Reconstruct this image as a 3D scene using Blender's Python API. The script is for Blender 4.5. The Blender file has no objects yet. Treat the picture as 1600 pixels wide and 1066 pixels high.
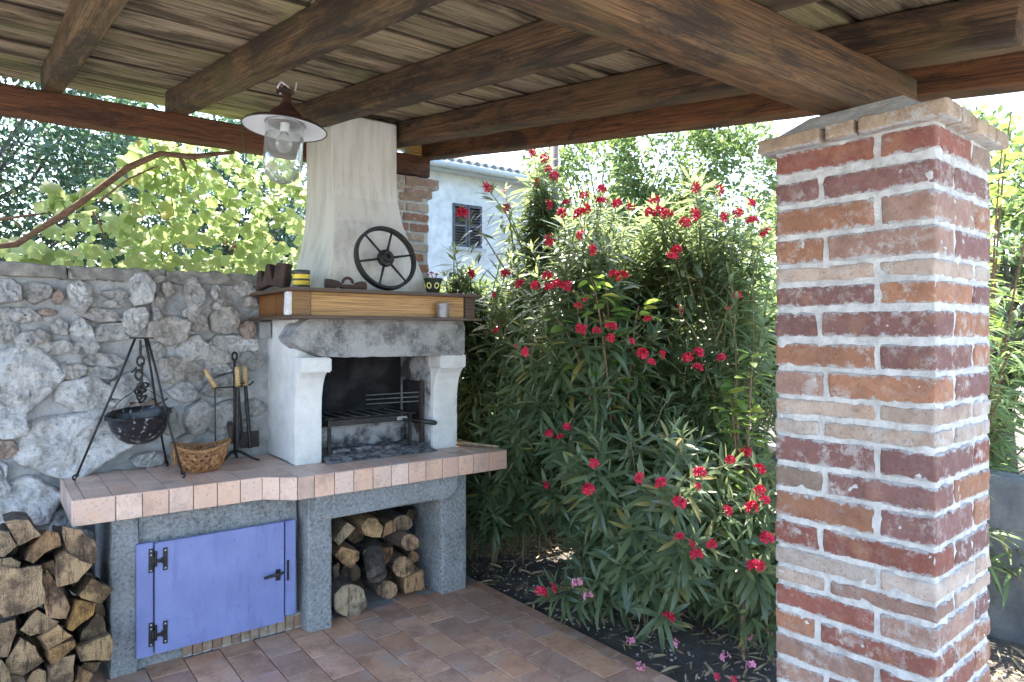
import bpy, math, random
import numpy as np
from mathutils import Vector, Matrix, noise as mnoise
R=random.Random(7); rad=math.radians
sc=bpy.context.scene; COL=sc.collection
# ---------------------------------------------------------------- camera, light, exposure
TH=rad(37.4); EYE=1.65; FPX=1067.0
cam=bpy.data.objects.new('camera',bpy.data.cameras.new('camera')); COL.objects.link(cam)
cam.location=(0,0,EYE); cam.rotation_euler=(rad(90),0,-TH)
cam.data.sensor_width=36; cam.data.lens=36*FPX/1600; cam.data.shift_y=-11/1600
cam.data.clip_start=.05; cam.data.clip_end=400; sc.camera=cam
SUN_EL,SUN_AZ=60,12            # azimuth from +Y, positive towards +X
w=bpy.data.worlds.new('World'); sc.world=w; w.use_nodes=True
wn=w.node_tree.nodes; wl=w.node_tree.links
sky=wn.new('ShaderNodeTexSky'); sky.sky_type='NISHITA'; sky.sun_disc=False
sky.sun_elevation=rad(SUN_EL); sky.sun_rotation=rad(SUN_AZ); sky.air_density=1.0; sky.dust_density=1.8; sky.ozone_density=1.0
wl.new(sky.outputs[0],wn['Background'].inputs[0]); wn['Background'].inputs[1].default_value=.15
sd=bpy.data.lights.new('sun','SUN'); sd.energy=4.0; sd.angle=rad(.5); sd.color=(1,.94,.84)
so=bpy.data.objects.new('sun',sd); COL.objects.link(so); so.location=(0,10,20)
so.rotation_euler=(-rad(90-SUN_EL),0,-rad(SUN_AZ))
sc.view_settings.view_transform='Standard'; sc.view_settings.look='None'; sc.view_settings.gamma=1
sc.view_settings.use_curve_mapping=False
sc.view_settings.exposure=2.65
try: sc.cycles.max_bounces=8; sc.cycles.diffuse_bounces=5; sc.cycles.transparent_max_bounces=8
except Exception: pass

# ---------------------------------------------------------------- pixel helpers (1600 px photo -> world)
def ray(x,y):
    u=(x-800)/FPX
    return (u*math.cos(TH)+math.sin(TH),-u*math.sin(TH)+math.cos(TH),(522-y)/FPX)
def aY(x,y,Y): a=ray(x,y); t=Y/a[1]; return Vector((a[0]*t,Y,EYE+a[2]*t))
def aZ(x,y,Z): a=ray(x,y); t=(Z-EYE)/a[2]; return Vector((a[0]*t,a[1]*t,Z))

# ---------------------------------------------------------------- materials
def newmat(name):
    m=bpy.data.materials.new(name); m.use_nodes=True
    return m,m.node_tree.nodes,m.node_tree.links,m.node_tree.nodes['Principled BSDF']
def mixn(n,l,a,b,f,blend='MIX'):
    x=n.new('ShaderNodeMix'); x.data_type='RGBA'; x.blend_type=blend
    for s,v in ((x.inputs[6],a),(x.inputs[7],b),(x.inputs[0],f)):
        if isinstance(v,(tuple,list)): s.default_value=(*v[:3],1)
        elif isinstance(v,(int,float)): s.default_value=v
        else: l.new(v,s)
    return x.outputs[2]
def noisen(n,l,scale,detail=6,rough=.6,vec=None,st=None,dist=0):
    x=n.new('ShaderNodeTexNoise'); x.inputs['Scale'].default_value=scale; x.inputs['Detail'].default_value=detail
    x.inputs['Roughness'].default_value=rough; x.inputs['Distortion'].default_value=dist
    if vec is None:
        tc=n.new('ShaderNodeTexCoord'); vec=tc.outputs['Object']
    if st or True:
        mp=n.new('ShaderNodeMapping'); l.new(vec,mp.inputs[0])
        if st: mp.inputs['Scale'].default_value=st
        oi=n.new('ShaderNodeObjectInfo')
        vm=n.new('ShaderNodeVectorMath'); vm.operation='SCALE'; vm.inputs[0].default_value=(37,53,71); l.new(oi.outputs['Random'],vm.inputs['Scale'])
        l.new(vm.outputs[0],mp.inputs['Location']); vec=mp.outputs[0]
    l.new(vec,x.inputs['Vector']); return x.outputs['Fac']
def rampn(n,l,fac,stops):
    x=n.new('ShaderNodeValToRGB'); l.new(fac,x.inputs[0]); e=x.color_ramp.elements
    e[0].position,e[0].color=stops[0][0],(*stops[0][1],1) if isinstance(stops[0][1],tuple) else (stops[0][1],)*3+(1,)
    e[1].position,e[1].color=stops[-1][0],(*stops[-1][1],1) if isinstance(stops[-1][1],tuple) else (stops[-1][1],)*3+(1,)
    for p,c in stops[1:-1]:
        k=e.new(p); k.color=(*c,1) if isinstance(c,tuple) else (c,c,c,1)
    return x.outputs[0]
def bumpn(n,l,b,h,dist,strength=1.0,prev=None):
    x=n.new('ShaderNodeBump'); x.inputs['Distance'].default_value=dist; x.inputs['Strength'].default_value=strength
    l.new(h,x.inputs['Height'])
    if prev is not None: l.new(prev,x.inputs['Normal'])
    l.new(x.outputs[0],b.inputs['Normal']); return x.outputs[0]
def simple(name,c1,c2,scale=12,rough=.8,bump=.002,bscale=60,metal=0,st=None,tint=False,lo=.35,hi=.65):
    m,n,l,b=newmat(name)
    f=rampn(n,l,noisen(n,l,scale,8,.65,st=st),[(lo,0.0),(hi,1.0)])
    c=mixn(n,l,c1,c2,f)
    if tint:
        oi=n.new('ShaderNodeObjectInfo'); c=mixn(n,l,c,oi.outputs['Color'],1.0,'MULTIPLY')
    l.new(c,b.inputs['Base Color']); b.inputs['Roughness'].default_value=rough; b.inputs['Metallic'].default_value=metal
    if bump: bumpn(n,l,b,noisen(n,l,bscale,8,.7,st=st),bump)
    return m
MT={}
# timber: grain along object X
def timber(name,c1,c2,cs,stain=.5,rough=.75,bump=.003,green=None,gl=.45):
    m,n,l,b=newmat(name)
    g=noisen(n,l,7,10,.72,st=(.35,5,5),dist=.6)
    c=mixn(n,l,c1,c2,rampn(n,l,g,[(.3,0.0),(.7,1.0)]))
    g2=noisen(n,l,16,8,.7,st=(.15,9,9)); c=mixn(n,l,c,tuple(v*.35 for v in c1),rampn(n,l,g2,[(.47,0.0),(.66,.9)]))
    g3=noisen(n,l,30,6,.75,st=(.05,7,7)); c=mixn(n,l,c,tuple(v*.25 for v in c1),rampn(n,l,g3,[(.50,0.0),(.60,.8)]))
    s=noisen(n,l,2.3,9,.75,st=(.7,3.2,3.2),dist=.6); c=mixn(n,l,c,cs,rampn(n,l,s,[(stain,0.0),(stain+.1,.85)]))
    if green: 
        s2=noisen(n,l,1.6,6,.6); c=mixn(n,l,c,green,rampn(n,l,s2,[(gl,0.0),(gl+.22,.75)]))
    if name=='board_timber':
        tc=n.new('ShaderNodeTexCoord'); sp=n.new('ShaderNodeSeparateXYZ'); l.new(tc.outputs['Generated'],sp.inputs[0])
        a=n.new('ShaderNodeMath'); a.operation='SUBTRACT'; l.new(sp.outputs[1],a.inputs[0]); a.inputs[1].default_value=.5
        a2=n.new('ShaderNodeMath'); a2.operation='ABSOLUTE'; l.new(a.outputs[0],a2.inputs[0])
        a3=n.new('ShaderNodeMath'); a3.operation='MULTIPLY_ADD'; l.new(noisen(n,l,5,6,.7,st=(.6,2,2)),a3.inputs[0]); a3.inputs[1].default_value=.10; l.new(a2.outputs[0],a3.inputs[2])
        c=mixn(n,l,c,(.03,.018,.01),rampn(n,l,a3.outputs[0],[(.495,0.0),(.545,.92)]))  # board edges darkened in the colour to stand in for shaded seams
    oi=n.new('ShaderNodeObjectInfo'); c=mixn(n,l,c,oi.outputs['Color'],1.0,'MULTIPLY')
    l.new(c,b.inputs['Base Color']); b.inputs['Roughness'].default_value=rough
    bumpn(n,l,b,g3,bump*1.6); return m
MT['rafter']=timber('rafter_timber',(.082,.047,.022),(.235,.145,.072),(.018,.012,.008),.48,green=(.15,.135,.045),gl=.54)
MT['beam']=timber('beam_timber',(.11,.045,.018),(.24,.10,.040),(.028,.014,.009),.52)
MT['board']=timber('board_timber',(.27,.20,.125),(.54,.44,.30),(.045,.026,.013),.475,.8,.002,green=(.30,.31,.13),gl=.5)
MT['pine']=timber('varnished_pine',(.46,.24,.075),(.60,.36,.13),(.20,.09,.03),.66,.45,.0008)
MT['darkwood']=timber('dark_shelf_wood',(.085,.052,.034),(.17,.105,.065),(.03,.02,.014),.55,.45,.001)
MT['handlewood']=timber('handle_wood',(.55,.36,.16),(.68,.48,.25),(.4,.25,.1),.7,.5,.0005)
MT['mortar']=simple('lime_mortar',(.46,.45,.43),(.70,.69,.66),22,.95,.016,42,lo=.34,hi=.60)
# brick
def brickmat():
    m,n,l,b=newmat('old_brick'); oi=n.new('ShaderNodeObjectInfo')
    v=noisen(n,l,14,8,.7); c=mixn(n,l,oi.outputs['Color'],(.16,.07,.05),rampn(n,l,v,[(.42,0.0),(.75,.6)]))
    v0=noisen(n,l,9,5,.6); c=mixn(n,l,c,(.55,.30,.16),rampn(n,l,v0,[(.55,0.0),(.75,.55)]))
    v2=noisen(n,l,26,9,.78); v3=noisen(n,l,6,5,.6)
    mm=n.new('ShaderNodeMath'); mm.operation='MULTIPLY'; l.new(rampn(n,l,v2,[(.50,0.0),(.58,1.0)]),mm.inputs[0]); l.new(rampn(n,l,v3,[(.46,.10),(.66,1.0)]),mm.inputs[1])
    c=mixn(n,l,c,(.60,.56,.52),mm.outputs[0])
    tc=n.new('ShaderNodeTexCoord'); sp=n.new('ShaderNodeSeparateXYZ'); l.new(tc.outputs['Generated'],sp.inputs[0]); es=[]
    for ax,th in ((2,.62),):
        a=n.new('ShaderNodeMath'); a.operation='SUBTRACT'; l.new(sp.outputs[ax],a.inputs[0]); a.inputs[1].default_value=.5
        a2=n.new('ShaderNodeMath'); a2.operation='ABSOLUTE'; l.new(a.outputs[0],a2.inputs[0])
        a3=n.new('ShaderNodeMath'); a3.operation='MULTIPLY_ADD'; l.new(a2.outputs[0],a3.inputs[0]); a3.inputs[1].default_value=1.3
        v5=noisen(n,l,32,7,.75); l.new(v5,a3.inputs[2])
        es.append(rampn(n,l,a3.outputs[0],[(1.02,0.0),(1.10,.95)]) if False else a3.outputs[0])
    sb=n.new('ShaderNodeMath'); sb.operation='SUBTRACT'; l.new(es[0],sb.inputs[0]); sb.inputs[1].default_value=.55
    c=mixn(n,l,c,(.52,.53,.53),rampn(n,l,sb.outputs[0],[(.42,0.0),(.52,.9)]))
    v6=noisen(n,l,90,4,.8); c=mixn(n,l,c,(.10,.06,.05),rampn(n,l,v6,[(.56,0.0),(.66,.5)]))
    l.new(c,b.inputs['Base Color']); b.inputs['Roughness'].default_value=.92
    bumpn(n,l,b,noisen(n,l,55,9,.8),.012); return m
MT['brick']=brickmat()
def stonemat():
    m,n,l,b=newmat('limestone'); oi=n.new('ShaderNodeObjectInfo')
    v=noisen(n,l,9,10,.72,dist=.5); c=mixn(n,l,(.46,.455,.45),(.84,.835,.81),rampn(n,l,v,[(.34,0.0),(.56,1.0)]))
    v2=noisen(n,l,4,5,.6); c=mixn(n,l,c,(.42,.33,.25),rampn(n,l,v2,[(.55,0.0),(.75,.5)]))
    c=mixn(n,l,c,oi.outputs['Color'],1.0,'MULTIPLY')
    v4=noisen(n,l,30,6,.8); c=mixn(n,l,c,(.12,.12,.125),rampn(n,l,v4,[(.54,0.0),(.66,.75)]))
    v5=noisen(n,l,16,7,.75,dist=1.5); c=mixn(n,l,c,(.16,.15,.15),rampn(n,l,v5,[(.485,0.0),(.50,.55),(.515,0.0)]))
    l.new(c,b.inputs['Base Color']); b.inputs['Roughness'].default_value=.95
    p=bumpn(n,l,b,noisen(n,l,8,9,.75,dist=1.0),.07); bumpn(n,l,b,noisen(n,l,45,9,.8),.016,1,p); return m
MT['stone']=stonemat()
MT['wallmortar']=simple('grey_wall_mortar',(.33,.345,.355),(.50,.515,.52),7,.95,.03,20,lo=.34,hi=.62)
MT['coping']=simple('weathered_coping',(.13,.13,.12),(.33,.32,.29),14,.95,.008,50)
MT['plaster']=simple('white_limewash',(.62,.63,.61),(.80,.80,.78),7,.9,.010,30)
def hoodmat():
    m,n,l,b=newmat('stained_hood_plaster')
    v=noisen(n,l,4,7,.6,st=(4,4,.5)); c=mixn(n,l,(.66,.65,.60),(.42,.41,.36),rampn(n,l,v,[(.45,0.0),(.75,.8)]))
    v2=noisen(n,l,14,5,.6,st=(4,4,.25)); c=mixn(n,l,c,(.36,.35,.31),rampn(n,l,v2,[(.58,0.0),(.7,.45)]))
    v3=noisen(n,l,2.5,5,.6); c=mixn(n,l,c,(.62,.52,.42),rampn(n,l,v3,[(.55,0.0),(.75,.35)]))
    l.new(c,b.inputs['Base Color']); b.inputs['Roughness'].default_value=.9; bumpn(n,l,b,noisen(n,l,50,6,.7),.003); return m
MT['hood']=hoodmat()
def lintelmat():
    m,n,l,b=newmat('sooty_stone_lintel')
    v=noisen(n,l,6,9,.7); c=mixn(n,l,(.40,.40,.395),(.13,.13,.13),rampn(n,l,v,[(.42,0.0),(.62,1.0)]))
    v2=noisen(n,l,60,5,.7); c=mixn(n,l,c,(.50,.50,.48),rampn(n,l,v2,[(.52,0.0),(.68,.7)]))
    l.new(c,b.inputs['Base Color']); b.inputs['Roughness'].default_value=.95; bumpn(n,l,b,noisen(n,l,50,8,.8),.010); return m
MT['lintel']=lintelmat()
def roughcast():
    m,n,l,b=newmat('grey_roughcast')
    v=noisen(n,l,5,6,.6); c=mixn(n,l,(.36,.375,.375),(.58,.60,.60),rampn(n,l,v,[(.3,0.0),(.7,1.0)]))
    v2=noisen(n,l,58,5,.75); c=mixn(n,l,c,(.68,.70,.70),rampn(n,l,v2,[(.50,0.0),(.62,.8)]))
    c=mixn(n,l,c,(.10,.11,.115),rampn(n,l,v2,[(.34,.8),(.46,0.0)]))
    l.new(c,b.inputs['Base Color']); b.inputs['Roughness'].default_value=.97
    p=bumpn(n,l,b,v2,.030); bumpn(n,l,b,noisen(n,l,24,6,.7),.03,1,p); return m
MT['roughcast']=roughcast()
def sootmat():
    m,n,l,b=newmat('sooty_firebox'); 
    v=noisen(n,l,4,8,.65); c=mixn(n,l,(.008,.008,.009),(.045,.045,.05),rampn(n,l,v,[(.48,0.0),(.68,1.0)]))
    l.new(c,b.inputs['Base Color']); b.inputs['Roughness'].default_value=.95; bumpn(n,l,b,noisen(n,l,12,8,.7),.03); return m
MT['soot']=sootmat()
MT['sootwhite']=simple('smoke_stained_plaster',(.06,.06,.065),(.42,.43,.44),6,.95,.006,30,lo=.42,hi=.58)
MT['ash']=simple('ash',(.05,.05,.052),(.30,.30,.31),22,.98,.02,40,lo=.4,hi=.6)
def tilemat(name,c1,c2,c3,rough,ns=9):
    m,n,l,b=newmat(name); oi=n.new('ShaderNodeObjectInfo')
    v=noisen(n,l,ns,8,.65,dist=.4); c=mixn(n,l,c1,c2,rampn(n,l,v,[(.32,0.0),(.66,1.0)]))
    v2=noisen(n,l,ns*.5,6,.6); c=mixn(n,l,c,c3,rampn(n,l,v2,[(.52,0.0),(.70,.8)]))
    c=mixn(n,l,c,oi.outputs['Color'],1.0,'MULTIPLY')
    v3=noisen(n,l,60,5,.7); c=mixn(n,l,c,tuple(x*.4 for x in c1),rampn(n,l,v3,[(.55,0.0),(.68,.6)]))
    v4=noisen(n,l,3.2,7,.7); c=mixn(n,l,c,tuple(x*.55 for x in c1),rampn(n,l,v4,[(.52,0.0),(.64,.65)]))
    l.new(c,b.inputs['Base Color']); b.inputs['Roughness'].default_value=rough
    l.new(rampn(n,l,v,[(.3,rough-.12),(.7,min(1,rough+.15))]),b.inputs['Roughness'])
    bumpn(n,l,b,noisen(n,l,25,7,.7),.0012); return m
MT['floortile']=tilemat('cotto_floor_tile',(.44,.25,.17),(.62,.40,.275),(.42,.36,.33),.40,8)
MT['countertile']=tilemat('terracotta_counter_tile',(.62,.44,.36),(.70,.52,.42),(.66,.42,.30),.38,12)
MT['grout']=simple('tile_grout',(.34,.31,.29),(.46,.43,.40),20,.95,.002,60)
def paintmat():
    m,n,l,b=newmat('blue_violet_paint')
    v=noisen(n,l,5,6,.6); c=mixn(n,l,(.18,.21,.42),(.235,.27,.51),rampn(n,l,v,[(.3,0.0),(.7,1.0)]))
    v2=noisen(n,l,34,6,.7); c=mixn(n,l,c,(.10,.12,.30),rampn(n,l,v2,[(.64,0.0),(.70,.6)]))
    v3=noisen(n,l,3,8,.75,st=(6,1,1)); c=mixn(n,l,c,(.115,.14,.33),rampn(n,l,v3,[(.52,0.0),(.66,.5)]))
    v4=noisen(n,l,22,6,.8); c=mixn(n,l,c,(.42,.44,.56),rampn(n,l,v4,[(.66,0.0),(.70,.7)]))
    l.new(c,b.inputs['Base Color']); b.inputs['Roughness'].default_value=.6; bumpn(n,l,b,v3,.004); return m
MT['paint']=paintmat()
MT['iron']=simple('black_iron',(.018,.018,.019),(.05,.045,.042),30,.55,.001,120,.5)
MT['rust']=simple('rusty_iron',(.030,.022,.019),(.085,.050,.038),25,.85,.003,70,.2)
MT['enamel']=simple('chipped_enamel',(.012,.013,.016),(.35,.35,.36),34,.3,.001,60,lo=.57,hi=.66)
MT['greymetal']=simple('grey_metal',(.28,.29,.30),(.42,.43,.44),20,.4,.0005,60,.6)
MT['shade']=simple('white_enamel_shade',(.80,.81,.83),(.86,.87,.89),8,.35,0)
MT['shadetop']=simple('dark_lamp_top',(.05,.022,.018),(.11,.045,.035),14,.6,.001,60)
MT['wicker']=simple('wicker',(.17,.075,.028),(.46,.25,.10),26,.6,.002,90,tint=True)
def logend():
    m,n,l,b=newmat('cut_wood'); tc=n.new('ShaderNodeTexCoord'); oi=n.new('ShaderNodeObjectInfo')
    wv=n.new('ShaderNodeTexWave'); wv.wave_type='RINGS'; wv.rings_direction='Y'; wv.inputs['Scale'].default_value=32; wv.inputs['Distortion'].default_value=5; wv.inputs['Detail'].default_value=4; wv.inputs['Detail Scale'].default_value=1.6
    mp=n.new('ShaderNodeMapping'); mp.inputs['Location'].default_value=(.02,0,.015); l.new(tc.outputs['Object'],mp.inputs[0]); l.new(mp.outputs[0],wv.inputs['Vector'])
    c=mixn(n,l,(.42,.30,.18),(.50,.37,.235),wv.outputs['Fac'])
    v=noisen(n,l,9,8,.7); c=mixn(n,l,c,(.085,.06,.042),rampn(n,l,v,[(.44,0.0),(.60,.9)]))
    v2=noisen(n,l,30,8,.8,st=(1.6,1,.22)); c=mixn(n,l,c,(.05,.036,.026),rampn(n,l,v2,[(.52,0.0),(.60,.85)]))
    c=mixn(n,l,c,oi.outputs['Color'],1.0,'MULTIPLY'); l.new(c,b.inputs['Base Color']); b.inputs['Roughness'].default_value=.92
    p=bumpn(n,l,b,v2,.012); bumpn(n,l,b,wv.outputs['Fac'],.002,1,p); return m
MT['logend']=logend()
MT['logsplit']=simple('split_wood',(.10,.07,.048),(.36,.265,.18),9,.9,.02,26,st=(3,.5,3),tint=True)
MT['bark']=simple('bark',(.045,.036,.03),(.15,.12,.095),14,.95,.02,30,st=(2,.7,2),tint=True)
MT['vinewood']=simple('vine_bark',(.10,.055,.035),(.26,.16,.10),18,.95,.008,40,st=(.6,3,3))
MT['stemgreen']=simple('green_stem',(.12,.13,.05),(.22,.19,.10),14,.8,.001,40)
MT['trunk']=simple('tree_bark',(.07,.06,.05),(.18,.16,.13),9,.95,.02,20)
MT['housewall']=simple('blueish_render',(.46,.49,.51),(.66,.70,.72),4,.95,.004,30)
MT['roofsheet']=simple('grey_roof_tile',(.12,.135,.145),(.22,.24,.25),6,.9,.004,30)
MT['gutter']=simple('grey_gutter',(.33,.38,.40),(.42,.47,.49),6,.5,0)
MT['shutter']=simple('dark_shutter',(.06,.06,.075),(.10,.10,.12),8,.7,0)
MT['greywall']=simple('grey_garden_wall',(.11,.115,.12),(.22,.225,.23),5,.95,.01,25)
MT['tinblack']=simple('black_tin',(.015,.02,.018),(.03,.035,.03),10,.35,0)
MT['tinyellow']=simple('yellow_tin_band',(.70,.50,.03),(.78,.58,.06),10,.35,0)
MT['white']=simple('white_paint',(.55,.55,.55),(.75,.75,.74),20,.8,.002,60)
MT['ring']=simple('painted_ring',(.62,.60,.18),(.74,.72,.30),20,.6,0)
MT['pot']=simple('dark_painted_pot',(.018,.022,.018),(.04,.045,.035),20,.5,0)
MT['pipe']=simple('brown_pole',(.08,.06,.055),(.14,.10,.09),9,.7,0)
def soilmat():
    m,n,l,b=newmat('garden_soil')
    v=noisen(n,l,2.2,9,.7); c=mixn(n,l,(.075,.065,.055),(.19,.165,.14),rampn(n,l,v,[(.35,0.0),(.65,1.0)]))
    v2=noisen(n,l,55,5,.7); c=mixn(n,l,c,(.28,.25,.21),rampn(n,l,v2,[(.60,0.0),(.72,.7)]))
    l.new(c,b.inputs['Base Color']); b.inputs['Roughness'].default_value=.98; bumpn(n,l,b,noisen(n,l,30,9,.75),.03); return m
MT['soil']=soilmat()
MT['litter']=simple('dry_leaf',(.20,.14,.08),(.42,.33,.20),20,.9,0,tint=True)
MT['gravel']=simple('pebble',(.20,.19,.18),(.42,.40,.37),20,.9,0)
MT['petal']=simple('red_petal',(.42,.006,.020),(.62,.02,.08),30,.6,0)
MT['pink']=simple('pink_petal',(.72,.16,.32),(.85,.45,.55),30,.6,0)
def leafmat(name,c1,c2,tr,trans=.35,rough=.45,sc_=3.0,old=(.34,.27,.08)):
    m,n,l,b=newmat(name)
    geo=n.new('ShaderNodeNewGeometry')
    tc=n.new('ShaderNodeTexCoord'); nz=n.new('ShaderNodeTexNoise'); nz.inputs['Scale'].default_value=sc_; l.new(geo.outputs['Position'],nz.inputs['Vector'])
    f=n.new('ShaderNodeMath'); f.operation='ADD'; f.inputs[1].default_value=0
    mm=n.new('ShaderNodeMath'); mm.operation='MULTIPLY_ADD'; oi=n.new('ShaderNodeObjectInfo'); ad=n.new('ShaderNodeMath'); ad.operation='ADD'; l.new(geo.outputs['Random Per Island'],ad.inputs[0]); l.new(oi.outputs['Random'],ad.inputs[1])
    fr_=n.new('ShaderNodeMath'); fr_.operation='FRACT'; l.new(ad.outputs[0],fr_.inputs[0]); l.new(fr_.outputs[0],mm.inputs[0]); mm.inputs[1].default_value=.75

    m2=n.new('ShaderNodeMath'); m2.operation='MULTIPLY'; l.new(nz.outputs['Fac'],m2.inputs[0]); m2.inputs[1].default_value=.4; l.new(m2.outputs[0],mm.inputs[2])
    c=mixn(n,l,c1,c2,mm.outputs[0]); c=mixn(n,l,c,old,rampn(n,l,fr_.outputs[0],[(.955,0.0),(.97,.85)]))
    l.new(c,b.inputs['Base Color']); b.inputs['Roughness'].default_value=rough
    t=n.new('ShaderNodeBsdfTranslucent'); l.new(mixn(n,l,c,tr,.7),t.inputs[0])
    ms=n.new('ShaderNodeMixShader'); ms.inputs[0].default_value=trans
    l.new(b.outputs[0],ms.inputs[1]); l.new(t.outputs[0],ms.inputs[2]); l.new(ms.outputs[0],n['Material Output'].inputs[0]); return m
MT['oleander']=leafmat('oleander_leaf',(.028,.066,.042),(.18,.24,.125),(.46,.56,.22),.40,.30)
MT['vine']=leafmat('vine_leaf',(.10,.22,.05),(.48,.54,.26),(.62,.76,.30),.5,.45,old=(.60,.42,.12))
MT['treeA']=leafmat('blue_green_leaf',(.035,.085,.055),(.12,.19,.13),(.20,.36,.18),.3,.3)
MT['treeB']=leafmat('light_tree_leaf',(.07,.12,.05),(.16,.22,.09),(.30,.42,.12),.4,.5)
MT['broad']=leafmat('broad_leaf',(.07,.14,.03),(.17,.26,.06),(.42,.60,.10),.45,.45)
MT['bamboo']=leafmat('narrow_light_leaf',(.08,.14,.05),(.20,.28,.11),(.38,.52,.16),.4,.45)
def glassmat():
    m,n,l,b=newmat('lamp_glass'); g=n.new('ShaderNodeBsdfTransparent'); g.inputs['Color'].default_value=(.86,.90,.90,1)
    t=n.new('ShaderNodeBsdfTransparent'); t.inputs[0].default_value=(.90,.93,.92,1); ms=n.new('ShaderNodeMixShader'); ms.inputs[0].default_value=.45
    l.new(t.outputs[0],ms.inputs[1]); l.new(g.outputs[0],ms.inputs[2])
    gl=n.new('ShaderNodeBsdfGlossy'); gl.inputs['Roughness'].default_value=.05; fr=n.new('ShaderNodeLayerWeight'); fr.inputs[0].default_value=.42
    m3=n.new('ShaderNodeMixShader'); l.new(fr.outputs[1],m3.inputs[0]); l.new(ms.outputs[0],m3.inputs[1]); l.new(gl.outputs[0],m3.inputs[2])
    df=n.new('ShaderNodeBsdfDiffuse'); df.inputs[0].default_value=(.75,.78,.76,1); m4=n.new('ShaderNodeMixShader'); m4.inputs[0].default_value=.14; l.new(m3.outputs[0],m4.inputs[1]); l.new(df.outputs[0],m4.inputs[2])
    l.new(m4.outputs[0],n['Material Output'].inputs[0]); return m
MT['glass']=glassmat()

# ---------------------------------------------------------------- mesh helpers
class MB:
    def __init__(s): s.v=[]; s.f=[]; s.m=[]
    def add(s,v,f,mi=0):
        o=len(s.v); s.v+= [tuple(p) for p in v]; s.f+=[tuple(i+o for i in q) for q in f]; s.m+=[mi]*len(f); return s
    def box(s,x0,x1,y0,y1,z0,z1,M=None,mi=0):
        v=[Vector((x,y,z)) for x in (x0,x1) for y in (y0,y1) for z in (z0,z1)]
        if M: v=[M@p for p in v]
        return s.add(v,[(0,1,3,2),(4,6,7,5),(0,4,5,1),(2,3,7,6),(0,2,6,4),(1,5,7,3)],mi)
    def tube(s,pts,r,n=8,caps=True,mi=0):
        pts=[Vector(p) for p in pts]; rs=r if isinstance(r,(list,tuple)) else [r]*len(pts)
        V=[];F=[]; up=Vector((0,0,1)); prev=None
        for i,p in enumerate(pts):
            t=(pts[min(i+1,len(pts)-1)]-pts[max(i-1,0)]).normalized()
            if prev is None:
                a=t.cross(up); a=a.normalized() if a.length>1e-3 else Vector((1,0,0))
            else:
                a=(prev-t*prev.dot(t)); a=a.normalized() if a.length>1e-5 else t.orthogonal().normalized()
            prev=a; b=t.cross(a)
            for k in range(n):
                an=2*math.pi*k/n; V.append(p+(a*math.cos(an)+b*math.sin(an))*rs[i])
        for i in range(len(pts)-1):
            for k in range(n): F.append((i*n+k,i*n+(k+1)%n,(i+1)*n+(k+1)%n,(i+1)*n+k))
        if caps: F.append(tuple(range(n-1,-1,-1))); F.append(tuple((len(pts)-1)*n+k for k in range(n)))
        return s.add(V,F,mi)
    def lathe(s,prof,n=24,M=None,mi=0):
        V=[];F=[]
        for r,z in prof:
            for k in range(n):
                a=2*math.pi*k/n; p=Vector((r*math.cos(a),r*math.sin(a),z)); V.append(M@p if M else p)
        for i in range(len(prof)-1):
            for k in range(n): F.append((i*n+k,i*n+(k+1)%n,(i+1)*n+(k+1)%n,(i+1)*n+k))
        return s.add(V,F,mi)
    def prism(s,poly,fn,d0,d1,mi=0):     # fn(u,v,d)->point
        n=len(poly); V=[fn(u,v,d0) for u,v in poly]+[fn(u,v,d1) for u,v in poly]
        F=[tuple(range(n)),tuple(range(2*n-1,n-1,-1))]+[(i,i+n,(i+1)%n+n,(i+1)%n) for i in range(n)]
        return s.add(V,F,mi)
    def torus(s,M,R0,r0,n=20,k=8,mi=0,sx=1,a0=0,a1=2*math.pi):
        full=abs(a1-a0-2*math.pi)<1e-6; cnt=n if full else n+1
        V=[];F=[]
        for i in range(cnt):
            a=a0+(a1-a0)*i/n
            for j in range(k):
                b=2*math.pi*j/k; q=R0+r0*math.cos(b); V.append(M@Vector((q*math.cos(a)*sx,q*math.sin(a),r0*math.sin(b))))
        for i in range(n):
            for j in range(k): F.append((i*k+j,((i+1)%cnt)*k+j,((i+1)%cnt)*k+(j+1)%k,i*k+(j+1)%k))
        return s.add(V,F,mi)
    def mesh(s,name,mats,smooth=False):
        me=bpy.data.meshes.new(name); me.from_pydata(s.v,[],s.f)
        for m in (mats if isinstance(mats,(list,tuple)) else [mats]): me.materials.append(m)
        me.polygons.foreach_set('material_index',s.m)
        if smooth: me.polygons.foreach_set('use_smooth',[True]*len(me.polygons))
        me.update(); return me
    def build(s,name,mats,parent=None,smooth=False,bevel=0,loc=None):
        o=link(name,s.mesh(name,mats,smooth),parent)
        import bmesh
        bm=bmesh.new(); bm.from_mesh(o.data); bmesh.ops.recalc_face_normals(bm,faces=bm.faces)
        if bevel: 
            es=[e for e in bm.edges if e.is_manifold and e.calc_face_angle(0)>.5]
            bmesh.ops.bevel(bm,geom=es,offset=bevel,segments=2,affect='EDGES',clamp_overlap=True)
        bm.to_mesh(o.data); bm.free()
        return o
def link(name,me,parent=None,M=None,color=None):
    o=bpy.data.objects.new(name,me); COL.objects.link(o)
    if M is not None: o.matrix_basis=M
    if parent is not None: o.parent=parent
    if color: o.color=(*color,1)
    return o
def tag(o,label=None,cat=None,group=None,kind=None):
    if label: o['label']=label
    if cat: o['category']=cat
    if group: o['group']=group
    if kind: o['kind']=kind
    return o
def thing(name,label,cat,group=None,loc=(0,0,0)):
    o=bpy.data.objects.new(name,None); COL.objects.link(o); o.empty_display_size=.1
    return tag(o,label,cat,group)
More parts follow.
